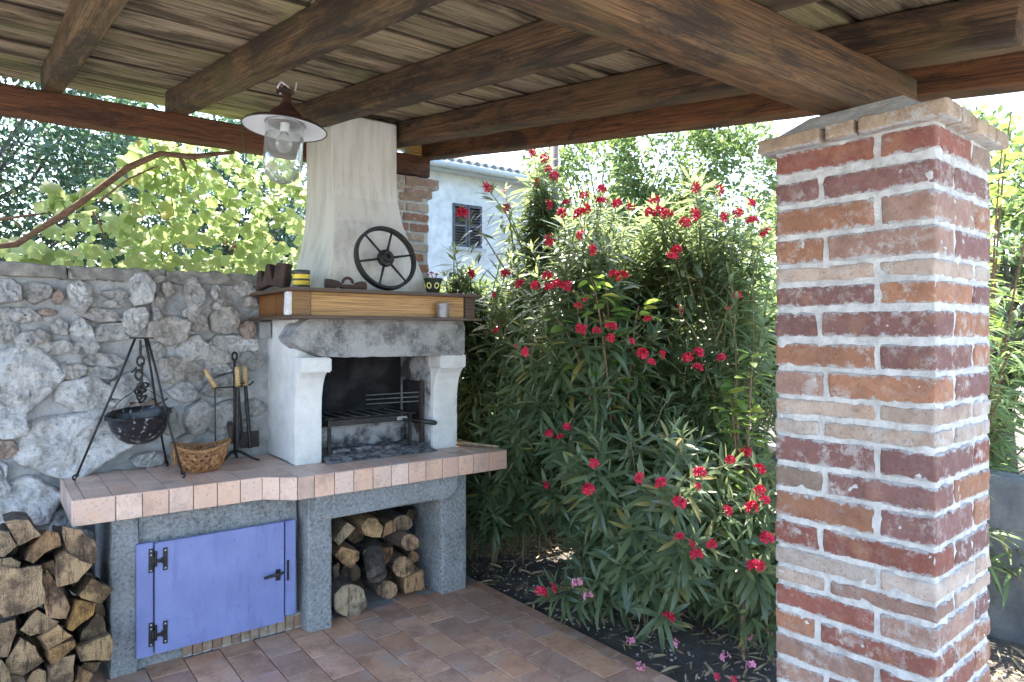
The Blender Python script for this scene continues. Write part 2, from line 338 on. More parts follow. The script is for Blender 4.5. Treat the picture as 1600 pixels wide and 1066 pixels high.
# thing() empties sit at the world origin unless given a base; set_base moves an empty without moving its parts
def set_base(o,loc):
    loc=Vector(loc)
    for c in o.children:
        c.matrix_basis=Matrix.Translation(-loc)@c.matrix_basis
    o.location=loc
def struct(o): o['kind']='structure'; return o
def rough_mesh(me,amp,scale,seed=0,axis=None):
    for v in me.vertices:
        p=v.co*scale+Vector((seed*3.1,seed*1.7,seed))
        d=Vector((mnoise.noise(p),mnoise.noise(p+Vector((31,0,0))),mnoise.noise(p+Vector((0,47,0)))))*amp
        v.co+=d
    me.update()
def subbox(lx,ly,lz,nx,ny,nz,rnd,amp,seed,flat=False):
    """rounded rough block centred at the origin, lx*ly*lz"""
    import bmesh
    bm=bmesh.new(); bmesh.ops.create_cube(bm,size=1)
    for v in bm.verts: v.co=Vector((v.co.x*lx,v.co.y*ly,v.co.z*lz))
    def cut(ax,L,n):
        ps=[-L/2+L*i/n for i in range(1,n)]
        ps=[q for q in ps if abs(q)<L/2-rnd*1.6]
        if rnd<L*.4: ps+=[-L/2+rnd,L/2-rnd]
        for q in ps:
            no=[0,0,0]; no[ax]=1; co=[0,0,0]; co[ax]=q
            bmesh.ops.bisect_plane(bm,geom=bm.verts[:]+bm.edges[:]+bm.faces[:],plane_co=co,plane_no=no)
    cut(0,lx,nx); cut(1,ly,ny); cut(2,lz,nz)
    h=Vector((lx/2,ly/2,lz/2))
    for v in bm.verts:
        q=Vector([max(-(h[i]-rnd),min(h[i]-rnd,v.co[i])) for i in range(3)]); d=v.co-q
        if d.length>1e-7 and sum(abs(d[i])>1e-6 for i in range(3))>1: v.co=q+d.normalized()*rnd
        p=v.co*22+Vector((seed*7.3,seed*2.1,seed)); v.co+=Vector((mnoise.noise(p),mnoise.noise(p+Vector((9,9,0))),mnoise.noise(p+Vector((0,5,19)))))*amp
        p=p*3.1; v.co+=Vector((mnoise.noise(p),mnoise.noise(p+Vector((9,9,0))),mnoise.noise(p+Vector((0,5,19)))))*amp*.7
    me=bpy.data.meshes.new('block'); bm.to_mesh(me); bm.free()
    me.polygons.foreach_set('use_smooth',[not flat]*len(me.polygons)); return me
def inst_mesh(base_v,base_f,mats4):
    """numpy merge: many 4x4 matrices of one small mesh"""
    bv=np.array([(*p,1) for p in base_v]); M=np.array(mats4)
    V=np.einsum('nij,vj->nvi',M,bv)[:,:,:3].reshape(-1,3)
    nv=len(base_v); F=[]
    offs=np.arange(len(M))*nv
    for f in base_f: F.append((np.array(f)[None,:]+offs[:,None]))
    return V,F
def merged(name,groups,mat,parent,label=None,smooth=False):
    """groups: list of (base_v,base_f,list of matrices)"""
    V=[];L=[];S=[];o=0
    for bv,bf,ms in groups:
        if not len(ms): continue
        v,F=inst_mesh(bv,bf,ms); 
        for f in F: L.append((f+o).reshape(-1)); S+= [f.shape[1]]*f.shape[0]
        V.append(v); o+=len(v)
    V=np.concatenate(V); L=np.concatenate(L); S=np.array(S)
    me=bpy.data.meshes.new(name); me.vertices.add(len(V)); me.vertices.foreach_set('co',V.ravel())
    me.loops.add(len(L)); me.loops.foreach_set('vertex_index',L.astype(np.int32))
    me.polygons.add(len(S)); st=np.concatenate([[0],np.cumsum(S)[:-1]]); me.polygons.foreach_set('loop_start',st.astype(np.int32)); me.polygons.foreach_set('loop_total',S.astype(np.int32))
    if smooth: me.polygons.foreach_set('use_smooth',[True]*len(S))
    me.materials.append(mat); me.update(calc_edges=True); me.validate()
    ob=link(name,me,parent); ob['kind']='stuff'; return ob
def basis(origin,xd,zd,s=(1,1,1)):
    x=Vector(xd).normalized(); z=Vector(zd); y=z.cross(x); y=y.normalized() if y.length>1e-5 else x.orthogonal().normalized(); z=x.cross(y)
    return Matrix(((x.x*s[0],y.x*s[1],z.x*s[2],origin[0]),(x.y*s[0],y.y*s[1],z.y*s[2],origin[1]),(x.z*s[0],y.z*s[1],z.z*s[2],origin[2]),(0,0,0,1)))

def tv1(c,a,b):
    k=R.uniform(a,b); return tuple(v*k for v in c)
# ================================================================ GROUND
def build_ground():
    mb=MB(); n=70; X0,X1,Y0,Y1=-6,9,-5,10
    V=[];F=[]
    for i in range(n+1):
        for j in range(n+1):
            x=X0+(X1-X0)*i/n; y=Y0+(Y1-Y0)*j/n
            z=-.03+.03*mnoise.noise(Vector((x*1.7,y*1.7,0)))+.012*mnoise.noise(Vector((x*6,y*6,3)))
            if x<2.66 and y<4.5: z=min(z,-.07)
            V.append((x,y,z))
    for i in range(n):
        for j in range(n): a=i*(n+1)+j; F.append((a,a+n+1,a+n+2,a+1))
    mb.add(V,F); mb.add([(-200,-200,-.10),(200,-200,-.10),(200,200,-.10),(-200,200,-.10)],[(0,1,2,3)])
    struct(mb.build('ground',MT['soil'],smooth=True))
build_ground()
# patio: slab of grout with separate tiles
patio=MB().box(-3.2,2.592,.55,4.38,-.12,-.004).build('patio_floor',MT['grout']); struct(patio)
bounce_pave=MB().box(-6,5.5,-9,.54,-.12,-.002).build('bounce_yard',simple('pale_concrete',(.34,.33,.31),(.46,.45,.42),5,.95,.003,40)); struct(bounce_pave)  # unseen pale yard behind the camera, added to bounce sunlight under the roof
tcols=[(1.0,.98,.95),(.92,.91,.94),(1.08,1.0,.90),(.86,.87,.90),(1.03,1.01,1.03),(.96,.88,.82),(1.12,1.05,.95)]
tv=[subbox(.1665,.2550,.012,1,1,1,.003,.0007,k,True) for k in range(4)]
tn=subbox(.084,.2550,.012,1,1,1,.003,.0007,9,True)
for t in tv+[tn]: t.materials.append(MT['floortile'])
xe=2.586; cols=[(xe-.042,tn)]+[(xe-.088-.0835-.172*i,None) for i in range(18)]
for ci,(cx,me) in enumerate(cols):
    off=(.13 if ci%2 else 0)+.015*R.random()
    for r in range(11):
        y=3.62+off-.2610*r
        if y+.13>4.0 and cx<.0: pass
        if me is None or True:
            mm=me or tv[R.randrange(4)]
            link('tile',mm,patio,Matrix.Translation((cx,y,.0)) @ Matrix.Rotation(R.uniform(-.006,.006),4,'Z'),tv1(R.choice(tcols),.88,1.12))

# ================================================================ STONE WALL (back left)
WY=4.38
def build_wall():
    wl_=thing('stone_wall','rough limestone wall with thick grey mortar behind the counter','wall')
    mb=MB(); nx,nz=220,140; X0,X1,Z0,Z1=-1.6,1.50,-.05,1.955
    V=[];F=[]
    for i in range(nx+1):
        for j in range(nz+1):
            x=X0+(X1-X0)*i/nx; z=Z0+(Z1-Z0)*j/nz
            d=.026*mnoise.noise(Vector((x*5,z*5,1)))+.016*mnoise.noise(Vector((x*17,z*17,4)))+.008*mnoise.noise(Vector((x*45,z*45,4)))
            V.append((x,WY+d,z))
    for i in range(nx):
        for j in range(nz): a=i*(nz+1)+j; F.append((a,a+nz+1,a+nz+2,a+1))
    mb.add(V,F); mb.box(X0,X1,WY+.03,WY+.40,Z0,Z1)
    o=mb.build('mortar_bed',MT['wallmortar'],wl_,smooth=True)
    st=[(10,454,44,36,0,0),(56,457,44,28,0,1),(125,462,36,40,0,3),(89,464,15,18,10,2),(179,460,36,14,5,1),(183,474,42,13,-8,1),(39,493,48,20,8,3),(74,488,26,10,4,2),(4,508,50,46,0,0),
    (157,493,52,19,5,4),(93,512,26,22,0,0),(67,527,26,20,-10,4),(85,543,50,19,-8,0),(43,533,30,27,0,3),(126,520,34,36,-15,3),(140,541,27,22,20,0),(172,520,56,26,-6,3),(209,503,36,40,25,3),(116,543,20,15,0,0),
    (33,588,104,98,0,5),(111,578,40,26,0,4),(162,562,58,18,6,0),(217,455,40,44,0,3),(262,453,18,20,0,4),(250,437,24,8,0,1),(301,459,28,40,-8,0),(246,481,21,36,0,0),(298,488,26,20,-20,0),
    (339,458,24,20,40,3),(346,475,30,16,-20,0),(381,451,26,21,0,0),(388,473,24,16,0,4),(262,517,52,38,-8,4),(306,506,32,23,15,4),(350,501,40,42,0,4),(384,515,22,27,0,2),(301,545,44,34,-5,0),(343,546,55,38,-10,0),
    (384,540,28,23,0,3),(390,565,30,28,0,1),(281,580,62,38,8,4),(240,550,38,22,0,1),(338,574,32,18,0,3),(153,581,48,16,3,0),(130,614,72,48,0,5),(205,606,60,38,8,3),(178,633,38,16,-5,3),(10,661,62,42,-8,5),
    (110,692,170,92,-3,5),(10,702,32,26,0,2),(2,735,16,28,0,5),(284,612,38,26,6,3),(226,635,42,22,0,2),(266,657,18,36,8,1),(307,652,40,48,8,0),(350,602,58,30,-8,1),(347,656,38,46,10,1),(396,636,24,24,0,1),(388,675,28,34,0,0),
    (352,692,34,22,0,0),(234,716,50,24,0,3),(297,690,36,20,0,1),(320,712,44,24,0,0),(185,744,40,16,0,3),(45,785,98,74,5,5),(-12,762,50,50,0,3),(105,812,44,40,0,3),(10,845,60,44,0,0),(72,862,60,40,0,3),(130,850,40,40,0,0),
    (-60,470,60,50,0,3),(-80,540,70,60,0,0),(-75,610,60,56,0,5),(-90,690,80,70,0,3),(-110,790,90,70,0,0),(20,905,80,50,0,3),(100,915,70,50,0,0),(30,960,70,50,0,3),(110,970,60,46,0,0)]
    zz=.12
    while zz<1.88:      # the wall goes on to the left of the photograph
        hh=R.uniform(.13,.26); xx=-1.58
        while xx<-.42:
            ww=R.uniform(.16,.36)
            def prj(X,Z):
                r=X*math.cos(TH)-WY*math.sin(TH); f=X*math.sin(TH)+WY*math.cos(TH); return 800+FPX*r/f,522-FPX*(Z-EYE)/f
            a=prj(xx+ww/2,zz+hh/2); b_=prj(xx+ww,zz+hh); st.append((a[0],a[1],2*abs(b_[0]-a[0])*.86,2*abs(b_[1]-a[1])*.86,R.uniform(-10,10),R.choice([0,1,3,4,5]))); xx+=ww
        zz+=hh
    tint=[(.98,.97,.96),(.80,.80,.78),(.82,.64,.56),(1.10,1.11,1.12),(.94,.89,.84),(1.16,1.18,1.2)]
    for k,(cx,cy,sw,sh,ang,ty) in enumerate(st):
        c=aY(cx,cy,WY); e=aY(cx+sw/2,cy,WY); rx=abs(e.x-c.x); e=aY(cx,cy-sh/2,WY); rz=abs(e.z-c.z)
        gk=1.30 if rx*rz<.012 else 1.20; rx*=gk; rz*=gk
        n=36; rings=[(1.0,.04),(.995,-.010),(.965,-.042),(.90,-.058),(.78,-.061),(.66,-.064),(.53,-.066),(.40,-.067),(.27,-.067),(.13,-.067)]
        big=min(1.35,.62+3.2*min(rx,rz)); V=[];F=[]; a0=rad(-ang)
        pex=R.uniform(2.2,5.0); rr=R.Random if False else random.Random(k*13+5)
        jit=[1+rr.uniform(-.20,.10) for _ in range(n)]; jit=[(jit[i]*2+jit[(i+1)%n])/3 for i in range(n)]
        tlx,tlz=rr.uniform(-.018,.018),rr.uniform(-.018,.018)
        npl=rr.randint(5,8); ph0=rr.uniform(0,6.28); planes=[(ph0+2*math.pi*(q_+rr.uniform(-.30,.30))/npl,rr.uniform(.80,1.03)) for q_ in range(npl)]
        def rad_(a): return min([dk/max(.05,math.cos(a-th)) for th,dk in planes if math.cos(a-th)>.05]+[1.22])
        for fr,dp in rings:
            for i in range(n):
                a=2*math.pi*i/n; ca,sa=math.cos(a),math.sin(a)
                q=rad_(a)*fr*(1+.06*(jit[i]-1)/.2)
                u,v=q*ca*rx,q*sa*rz; u,v=u*math.cos(a0)-v*math.sin(a0),u*math.sin(a0)+v*math.cos(a0)
                w_=dp*big
                if fr<.99:
                    p=Vector((c.x+u,k,c.z+v))
                    w_+=.030*mnoise.noise(p*9)+.020*mnoise.noise(p*23)+.012*mnoise.noise(p*55)+1.5*(tlx*u/rx+tlz*v/rz)
                V.append((u,w_,v))
        V.append((0,-.067*big,0)); m=len(rings)
        for r_ in range(m-1):
            for i in range(n): F.append((r_*n+i,r_*n+(i+1)%n,(r_+1)*n+(i+1)%n,(r_+1)*n+i))
        for i in range(n): F.append(((m-1)*n+i,(m-1)*n+(i+1)%n,m*n))
        b=MB().add(V,F); me=b.mesh('stone',MT['stone'],smooth=False); 
        link('stone',me,wl_,Matrix.Translation((c.x,WY,c.z)),tv1(tint[ty],.88,1.08))
    # coping in irregular lengths
    xs=[-1.6,-.6,.33,.80,1.42]
    for i in range(len(xs)-1):
        b=subbox(xs[i+1]-xs[i]-.004,.47,.075,24,6,3,.010,.015,i+40); b.materials.append(MT['coping'])
        link('coping_slab',b,wl_,Matrix.Translation(((xs[i]+xs[i+1])/2,WY+.195,1.982)))
    set_base(wl_,(-.1,WY,0))
build_wall()

# ================================================================ FIREPLACE
fp=thing('outdoor_fireplace','white limewashed garden fireplace with stone lintel, tall hood and tiled counter','fireplace')
CZ=.89
def P2(poly,z0,z1,mb=None,mi=0):
    mb=mb or MB(); return mb.prism(poly,lambda u,v,d:Vector((u,v,d)),z0,z1,mi)
cout=[(.306,3.696),(1.150,3.696),(1.290,3.568),(2.686,3.582),(2.686,4.36),(.306,4.36)]
counter=P2(cout,.775,.884).build('counter_slab',MT['grout'],fp)
# top tiles and edge tiles
def tile_top(x0,x1,y0,y1,polyclip=None):
    me=subbox(x1-x0-.004,y1-y0-.004,.010,1,1,1,.0025,.0005,R.randrange(9),True); me.materials.append(MT['countertile'])
    cc=R.choice([(1,1,1),(1.05,.98,.95),(.95,.93,.93),(1.05,1.03,1.0),(.98,.90,.85)])
    link('tile',me,counter,Matrix.Translation(((x0+x1)/2,(y0+y1)/2,.885)),cc)
xl=[.304,.345]+[.464+.1157*i for i in range(7)]      # left bay
xl=[.304]+[.348+.1157*i for i in range(8)]
for i in range(8):
    for (y0,y1) in ((3.690,3.915),(3.915,4.145),(4.145,4.36))[(1 if i==7 else 0):]: tile_top(xl[i],xl[i+1],y0,y1)
xr=[1.302+.1152*i for i in range(13)]
for i in range(12):
    tile_top(xr[i],xr[i+1],3.575,3.80)
for i in range(12):
    if xr[i]>2.45:
        for (y0,y1) in ((3.80,4.03),(4.03,4.26)): tile_top(xr[i],xr[i+1],y0,y1)
    else: tile_top(xr[i],xr[i+1],3.80,3.90)
[tile_top(a_,b_,c_,d_) for a_,b_ in ((1.158,1.276),(1.276,1.396)) for c_,d_ in ((3.915,4.145),(4.145,4.36))]; tile_top(1.302,1.396,3.80,3.915)
q=P2([(1.043,3.694),(1.150,3.694),(1.288,3.570),(1.298,3.575),(1.298,3.910),(1.045,3.912)],.880,.890).build('corner_tile',MT['countertile'],counter)
def tile_edge(a,b,z0=.770,z1=.8895):
    a=Vector((*a,0)); b=Vector((*b,0)); d=(b-a); L=d.length; me=subbox(L-.004,.010,z1-z0,1,1,1,.003,.0005,R.randrange(9),True); me.materials.append(MT['countertile'])
    x=d.normalized(); M=Matrix.Translation(((a.x+b.x)/2,(a.y+b.y)/2,(z0+z1)/2))@Matrix.Rotation(math.atan2(x.y,x.x),4,'Z')
    c=R.choice([(1.08,1.06,1.04),(1.10,1.10,1.10),(1,.98,.96),(1.10,1.0,.90),(1.02,.92,.86)]); link('edge_tile',me,counter,M,tv1(c,.95,1.04))
ex=[.301,.471,.583,.699,.811,.924,1.038,1.150]
for a,b in zip(ex[:-1],ex[1:]): tile_edge((a,3.690),(b,3.690))
tile_edge((1.150,3.690),(1.222,3.624)); tile_edge((1.222,3.624),(1.294,3.560))
er=[1.294,1.385,1.5,1.613,1.73,1.847,1.96,2.077,2.193,2.309,2.424,2.548,2.690]
for a,b in zip(er[:-1],er[1:]): tile_edge((a,3.562+.014*(a-1.3)/1.39),(b,3.562+.014*(b-1.3)/1.39))
for y0,y1 in ((3.69,3.92),(3.92,4.15),(4.15,4.36)): tile_edge((.300,y1),(.300,y0))
for y0,y1 in ((3.58,3.80),(3.80,4.03),(4.03,4.26)): tile_edge((2.692,y0),(2.692,y1))
# supports
def rblock(name,x0,x1,y0,y1,z0,z1,mat,parent,n=(6,4,10),rnd=.012,amp=.006,seed=1):
    me=subbox(x1-x0,y1-y0,z1-z0,*n,rnd,amp,seed); me.materials.append(mat)
    return link(name,me,parent,Matrix.Translation(((x0+x1)/2,(y0+y1)/2,(z0+z1)/2)))
rblock('base_wall',.455,.575,3.745,4.38,0,.775,MT['roughcast'],fp,seed=2)
rblock('base_wall',.575,1.37,3.775,3.90,.095,.775,MT['roughcast'],fp,(8,2,8),seed=3)
rblock('post',1.385,1.525,3.655,3.95,0,.775,MT['roughcast'],fp,seed=4)
rblock('base_wall',1.30,1.50,3.95,4.38,0,.775,MT['roughcast'],fp,seed=14)
rblock('post',2.262,2.452,3.690,4.05,0,.775,MT['roughcast'],fp,seed=5)
rblock('base_wall',2.30,2.44,4.05,4.40,0,.775,MT['roughcast'],fp,seed=15)
rblock('base_wall',1.45,2.40,4.33,4.42,0,.775,MT['soot'],fp,seed=6)  # back wall of the wood niche, near-black all over
def niche_lintel():
    mb=MB(); poly=[(1.405,.775),(1.400,.622),(1.90,.627),(2.295,.628),(2.335,.668),(2.345,.775)]
    mb.prism(poly,lambda u,v,d:Vector((u,d,v)),3.618,3.80); return mb.build('niche_lintel',MT['roughcast'],fp,bevel=.01)
niche_lintel()
me=subbox(.046,.10,.085,2,1,2,.006,.002,3); me.materials.append(MT['brick'])
for i in range(13):
    x=.80+.0478*i
    link('plinth_brick',me,fp,Matrix.Translation((x,3.815,.046))@Matrix.Rotation(R.uniform(-.05,.05),4,'Y'),R.choice([(.40,.25,.16),(.42,.30,.20),(.34,.24,.18),(.46,.36,.26)]))
MB().box(.575,1.385,3.785,3.88,0,.094).build('plinth_mortar',MT['roughcast'],fp)
# body
def body():
    mb=MB()
    mb.box(1.400,1.560,3.885,4.42,CZ,1.745)      # left cheek
    mb.box(2.330,2.500,3.885,4.42,CZ,1.745)
    mb.box(1.560,2.330,3.90,4.42,1.60,1.745)
    b=mb.build('masonry_body',MT['plaster'],fp,bevel=.012)
    for x0,x1,sd in ((1.396,1.556,1),(2.318,2.504,2)):
        # bracket profile (y,z) bulging forward at the top
        prof=[(3.885,CZ),(3.885,1.20),(3.878,1.28),(3.862,1.345),(3.835,1.395),(3.805,1.425),(3.800,1.428),(3.782,1.430),(3.780,1.515),(3.99,1.515),(3.99,CZ)]
        m2=MB(); n=len(prof)
        xsn=[x0+(x1-x0)*i/4 for i in range(5)]
        V=[];F=[]
        for x in xsn:
            for (y,z) in prof: V.append((x,y-.003,z))
        for i in range(4):
            for j in range(n): F.append((i*n+j,(i+1)*n+j,(i+1)*n+(j+1)%n,i*n+(j+1)%n))
        F.append(tuple(range(n))); F.append(tuple(4*n+j for j in range(n-1,-1,-1)))
        m2.add(V,F); m2.build('jamb',MT['plaster'],fp,bevel=.006)
    # corbel tops widening under the lintel
    MB().box(1.393,1.576,3.777,3.93,1.428,1.512).build('corbel_block',MT['plaster'],fp,bevel=.008)
    MB().box(2.310,2.508,3.777,3.93,1.428,1.512).build('corbel_block',MT['plaster'],fp,bevel=.008)
    # firebox lining
    MB().box(1.561,2.329,4.30,4.34,CZ,1.60).build('firebox_back',MT['soot'],fp)
    MB().box(1.5615,1.575,3.99,4.30,CZ,1.60).build('firebox_side',MT['soot'],fp)
    MB().box(2.300,2.3285,3.92,4.30,CZ,1.60).build('firebox_side',MT['sootwhite'],fp)
    MB().box(1.58,2.30,3.91,4.30,1.585,1.60).build('firebox_ceiling',MT['soot'],fp)
    MB().box(2.285,2.299,4.00,4.24,1.05,1.33).build('dark_patch',MT['soot'],fp)  # thin near-black panel for the dark patch on the right inner wall
    # ash bed
    mb=MB(); V=[];F=[]; nx,ny=36,22
    for i in range(nx+1):
        for j in range(ny+1):
            x=1.562+.74*i/nx; y=3.80+.50*j/ny
            V.append((x,y,.8915+max(0,.028*min(1,j/5)+.014*mnoise.noise(Vector((x*18,y*18,0)))*min(1,j/3))))
    for i in range(nx):
        for j in range(ny): a=i*(ny+1)+j; F.append((a,a+ny+1,a+ny+2,a+1))
    mb.add(V,F).build('ash_bed',MT['ash'],fp,smooth=True)
    # firebricks kerb at the back of the hearth
    MB().box(1.60,2.28,4.20,4.295,.90,1.05).build('hearth_kerb',MT['sootwhite'],fp,bevel=.008)
body()
def lintel():
    mb=MB(); poly=[(1.335,1.632),(1.372,1.692),(1.425,1.738),(1.9,1.744),(2.478,1.742),(2.498,1.70),(2.496,1.53),(2.478,1.507),(2.0,1.510),(1.62,1.5125),(1.53,1.516),(1.50,1.521),(1.40,1.565),(1.35,1.602)]
    # resample outline finely so it can be roughened
    pts=[]
    for i in range(len(poly)):
        a=Vector(poly[i]); b=Vector(poly[(i+1)%len(poly)]); k=max(1,int((b-a).length/.04))
        for t in range(k): pts.append(tuple(a.lerp(b,t/k)))
    pts=[(u+.004*mnoise.noise(Vector((u*20,v*20,0))),v+.006*mnoise.noise(Vector((u*20,v*20,5)))) for u,v in pts]
    c=Vector((1.93,1.625)); n=len(pts); V=[];F=[]
    for sx,d in ((1,3.99),(1,3.790),(.985,3.776)):
        for u,v in pts: V.append((c.x+(u-c.x)*(1-(1-sx)*.35),d,c.y+(v-c.y)*sx))
    for r_ in range(2):
        for i in range(n): F.append((r_*n+i,r_*n+(i+1)%n,(r_+1)*n+(i+1)%n,(r_+1)*n+i))
    F.append(tuple(2*n+i for i in range(n))); F.append(tuple(range(n-1,-1,-1)))
    mb.add(V,F).build('stone_lintel',MT['lintel'],fp)
lintel()
# hood
def hood():
    # sections: z, x0,x1,y0
    S=[(1.745,1.535,2.255,3.775),(1.90,1.535,2.245,3.790),(1.99,1.565,2.222,3.815),(2.10,1.600,2.190,3.850),(2.22,1.630,2.160,3.895),(2.35,1.652,2.132,3.945),(2.50,1.663,2.118,3.985),(2.65,1.665,2.115,4.00),(3.02,1.665,2.115,4.00)]
    mb=MB(); V=[];F=[]
    for z,x0,x1,y0 in S:
        for k in range(5): V.append((x0+(x1-x0)*k/4,y0,z))
        V+= [(x1,4.2,z),(x1,4.43,z),(x0,4.43,z),(x0,4.2,z)]
    n=9
    for i in range(len(S)-1):
        for j in range(n): F.append((i*n+j,i*n+(j+1)%n,(i+1)*n+(j+1)%n,(i+1)*n+j))
    F.append(tuple(range(n-1,-1,-1))); F.append(tuple((len(S)-1)*n+j for j in range(n)))
    mb.add(V,F)
    o=mb.build('chimney_hood',MT['hood'],fp)
    md=o.modifiers.new('b','BEVEL'); md.width=.014; md.segments=3; md.limit_method='ANGLE'; md.angle_limit=rad(50)
    return o
hood()
# mantel
mant=MB().box(1.30,2.50,3.645,4.36,1.750,1.752).build('mantel_shelf',MT['darkwood'],fp)
MX1=2.515
def bxp(name,x0,x1,y0,y1,z0,z1,mat,parent,bevel=.003,col=None):
    o=MB().box(-(x1-x0)/2,(x1-x0)/2,-(y1-y0)/2,(y1-y0)/2,-(z1-z0)/2,(z1-z0)/2).build(name,mat,parent,bevel=bevel)
    o.matrix_basis=Matrix.Translation(((x0+x1)/2,(y0+y1)/2,(z0+z1)/2)); 
    if col: o.color=(*col,1)
    return o
bxp('top_board',1.275,MX1,3.60,4.36,1.884,1.903,MT['darkwood'],mant)
bxp('bottom_board',1.275,MX1,3.60,4.36,1.735,1.750,MT['darkwood'],mant)
bxp('front_panel',1.405,MX1-.10,3.668,3.690,1.7525,1.8835,MT['pine'],mant)
bxp('corner_block',1.30,1.402,3.655,3.720,1.7525,1.8835,MT['pine'],mant,col=(.55,.5,.45))
bxp('corner_block',MX1-.098,MX1-.02,3.655,3.720,1.7525,1.8835,MT['darkwood'],mant)
bxp('side_panel',1.330,1.350,3.722,4.02,1.7525,1.8835,MT['pine'],mant,col=(.42,.30,.22))
bxp('side_panel',1.330,1.350,4.024,4.34,1.7525,1.8835,MT['pine'],mant,col=(.5,.36,.26))
bxp('side_panel',MX1-.06,MX1-.04,3.722,4.34,1.7525,1.8835,MT['darkwood'],mant)
for x,y,z in ((1.425,3.667,1.82),(1.43,3.667,1.79),(1.70,3.667,1.80)): pass

# door
door=bxp('door',.640,1.272,3.705,3.728,.085,.628,MT['paint'],fp,.003)
bxp('door_frame',.560,.634,3.712,3.746,.080,.632,MT['paint'],fp,.004)
bxp('door_frame',1.280,1.338,3.708,3.746,.112,.628,MT['paint'],fp,.004)
def loc_child(mb,name,mat,parent,M,bevel=0,smooth=False):
    o=mb.build(name,mat,parent,bevel=bevel,smooth=smooth); o.matrix_basis=parent.matrix_basis.inverted()@M if parent.type!='EMPTY' else M; return o
for z in (.545,.185):
    mb=MB().box(-.042,-.022,-.004,0,-.058,.058).box(.020,.040,-.012,-.008,-.055,.055)
    mb.tube([(-.012,-.010,-.03),(-.012,-.010,.045)],.006,8).box(-.03,-.008,-.008,-.002,-.02,.02).box(-.010,.03,-.016,-.010,-.012,.004)
    mb.tube([(.016,-.016,-.016),(.016,-.016,.012)],.005,8)
    for xx,zz in ((-.032,.048),(-.032,.028),(-.032,-.048),(.030,.043),(.030,-.043)): mb.lathe([(0,.004),(.0045,.003),(.006,0)],8,Matrix.Translation((xx,-.006 if xx<0 else -.014,zz))@Matrix.Rotation(rad(90),4,'X'),1)
    loc_child(mb,'hinge',[MT['iron'],MT['greymetal']],door,Matrix.Translation((.655,3.712,z)))
mb=MB().box(-.012,.012,-.006,0,-.045,.015).tube([(-.0,-.012,0),(-.0,-.038,0)],.007,8).tube([(.022,-.036,.004),(0,-.040,0),(-.05,-.040,-.002),(-.085,-.038,-.006)],[.006,.009,.0085,.007],8)
loc_child(mb,'handle',MT['iron'],door,Matrix.Translation((1.238,3.705,.362)),smooth=False)
mb=MB().box(-.005,.005,-.007,0,-.07,.04); loc_child(mb,'latch_plate',MT['iron'],door,Matrix.Translation((1.293,3.708,.375)))
for o_ in list(fp.children): pass

# ================================================================ PERGOLA ROOF
SL=.14; ang=math.atan(SL)
def zr(Y): return 2.98+SL*(Y-4.5)
roof=thing('wooden_roof','low shelter roof of old brown rafters and greyish boards','roof')
def rafter(xa,xb,Y0,Y1,X0=None,col=(1,1,1),h=.135,dx=0,seed=0,name='rafter'):
    # xa,xb: side faces at Y1, dx = shift of X at Y0
    L=(Y1-Y0)/math.cos(ang); w=xb-xa; me=subbox(L,w,h,40,3,3,.008,.004,seed); me.materials.append(MT['rafter'])
    c=Vector(((xa+xb)/2+dx/2,(Y0+Y1)/2,zr((Y0+Y1)/2)+h/2))
    d=Vector((-dx,(Y1-Y0),SL*(Y1-Y0))).normalized()
    M=Matrix.Translation(c)@Matrix(((d.x,-d.y,0,0),(d.y,d.x,0,0),(d.z,0,1,0),(0,0,0,1)))
    x=d; z=Vector((0,0,1))-d*d.z; z.normalize(); y=z.cross(x)
    M=Matrix.Translation(c)@Matrix((( x.x,y.x,z.x,0),(x.y,y.y,z.y,0),(x.z,y.z,z.z,0),(0,0,0,1)))
    return link(name,me,roof,M,col)
rafter(.224,.322,.30,4.62,dx=.05,seed=1,col=(1.15,1.15,1.0))
rafter(.852,.958,.30,4.62,dx=.08,seed=2,col=(1.0,.98,.85))
rafter(1.50,1.62,.30,4.62,dx=.02,seed=3,col=(.9,.85,.8))
rafter(2.14,2.27,.62,4.62,dx=.03,seed=4,col=(.85,.72,.62))
rafter(2.60,2.725,.30,4.66,dx=.02,seed=5,col=(1.15,.72,.48))
rafter(-.42,-.32,.30,4.62,seed=6)
# boards
seams=[.28,.50,.78,1.06,1.28,1.56,1.82,2.12,2.38,2.72,3.03,3.36,3.77,4.06,4.40,4.70,4.86,5.22]
k=0
for a,b in zip(seams[:-1],seams[1:]):
    # two lengths butted over a rafter
    cut=R.choice([.90,1.56,2.2]); 
    for (xa,xb) in ((-.62,cut-.002),(cut+.002,2.86+R.uniform(-.02,.05))):
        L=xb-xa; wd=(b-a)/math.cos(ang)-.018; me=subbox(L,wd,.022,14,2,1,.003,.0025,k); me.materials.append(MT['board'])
        ym=(a+b)/2; M=Matrix.Translation(((xa+xb)/2,ym,zr(ym)+.137+.011+R.uniform(0,.010)))@Matrix.Rotation(ang+R.uniform(-.006,.006),4,'X')
        g=R.uniform(.8,1.12); link('roof_board',me,roof,M,(g,g*R.uniform(.94,1.0),g*R.uniform(.86,1.0))); k+=1
# covering above the boards
mb=MB(); V=[(-.66,.2,zr(.2)+.175),(2.95,.2,zr(.2)+.175),(2.95,5.10,zr(5.10)+.175),(-.66,5.10,zr(5.10)+.175)]
V+=[(x,y,z+.03) for x,y,z in V]; mb.add(V,[(0,1,2,3),(4,7,6,5),(0,4,5,1),(1,5,6,2),(2,6,7,3),(3,7,4,0)]); mb.build('roof_covering',simple('tar_felt',(.012,.012,.012),(.03,.03,.03),8,.95,0),roof)
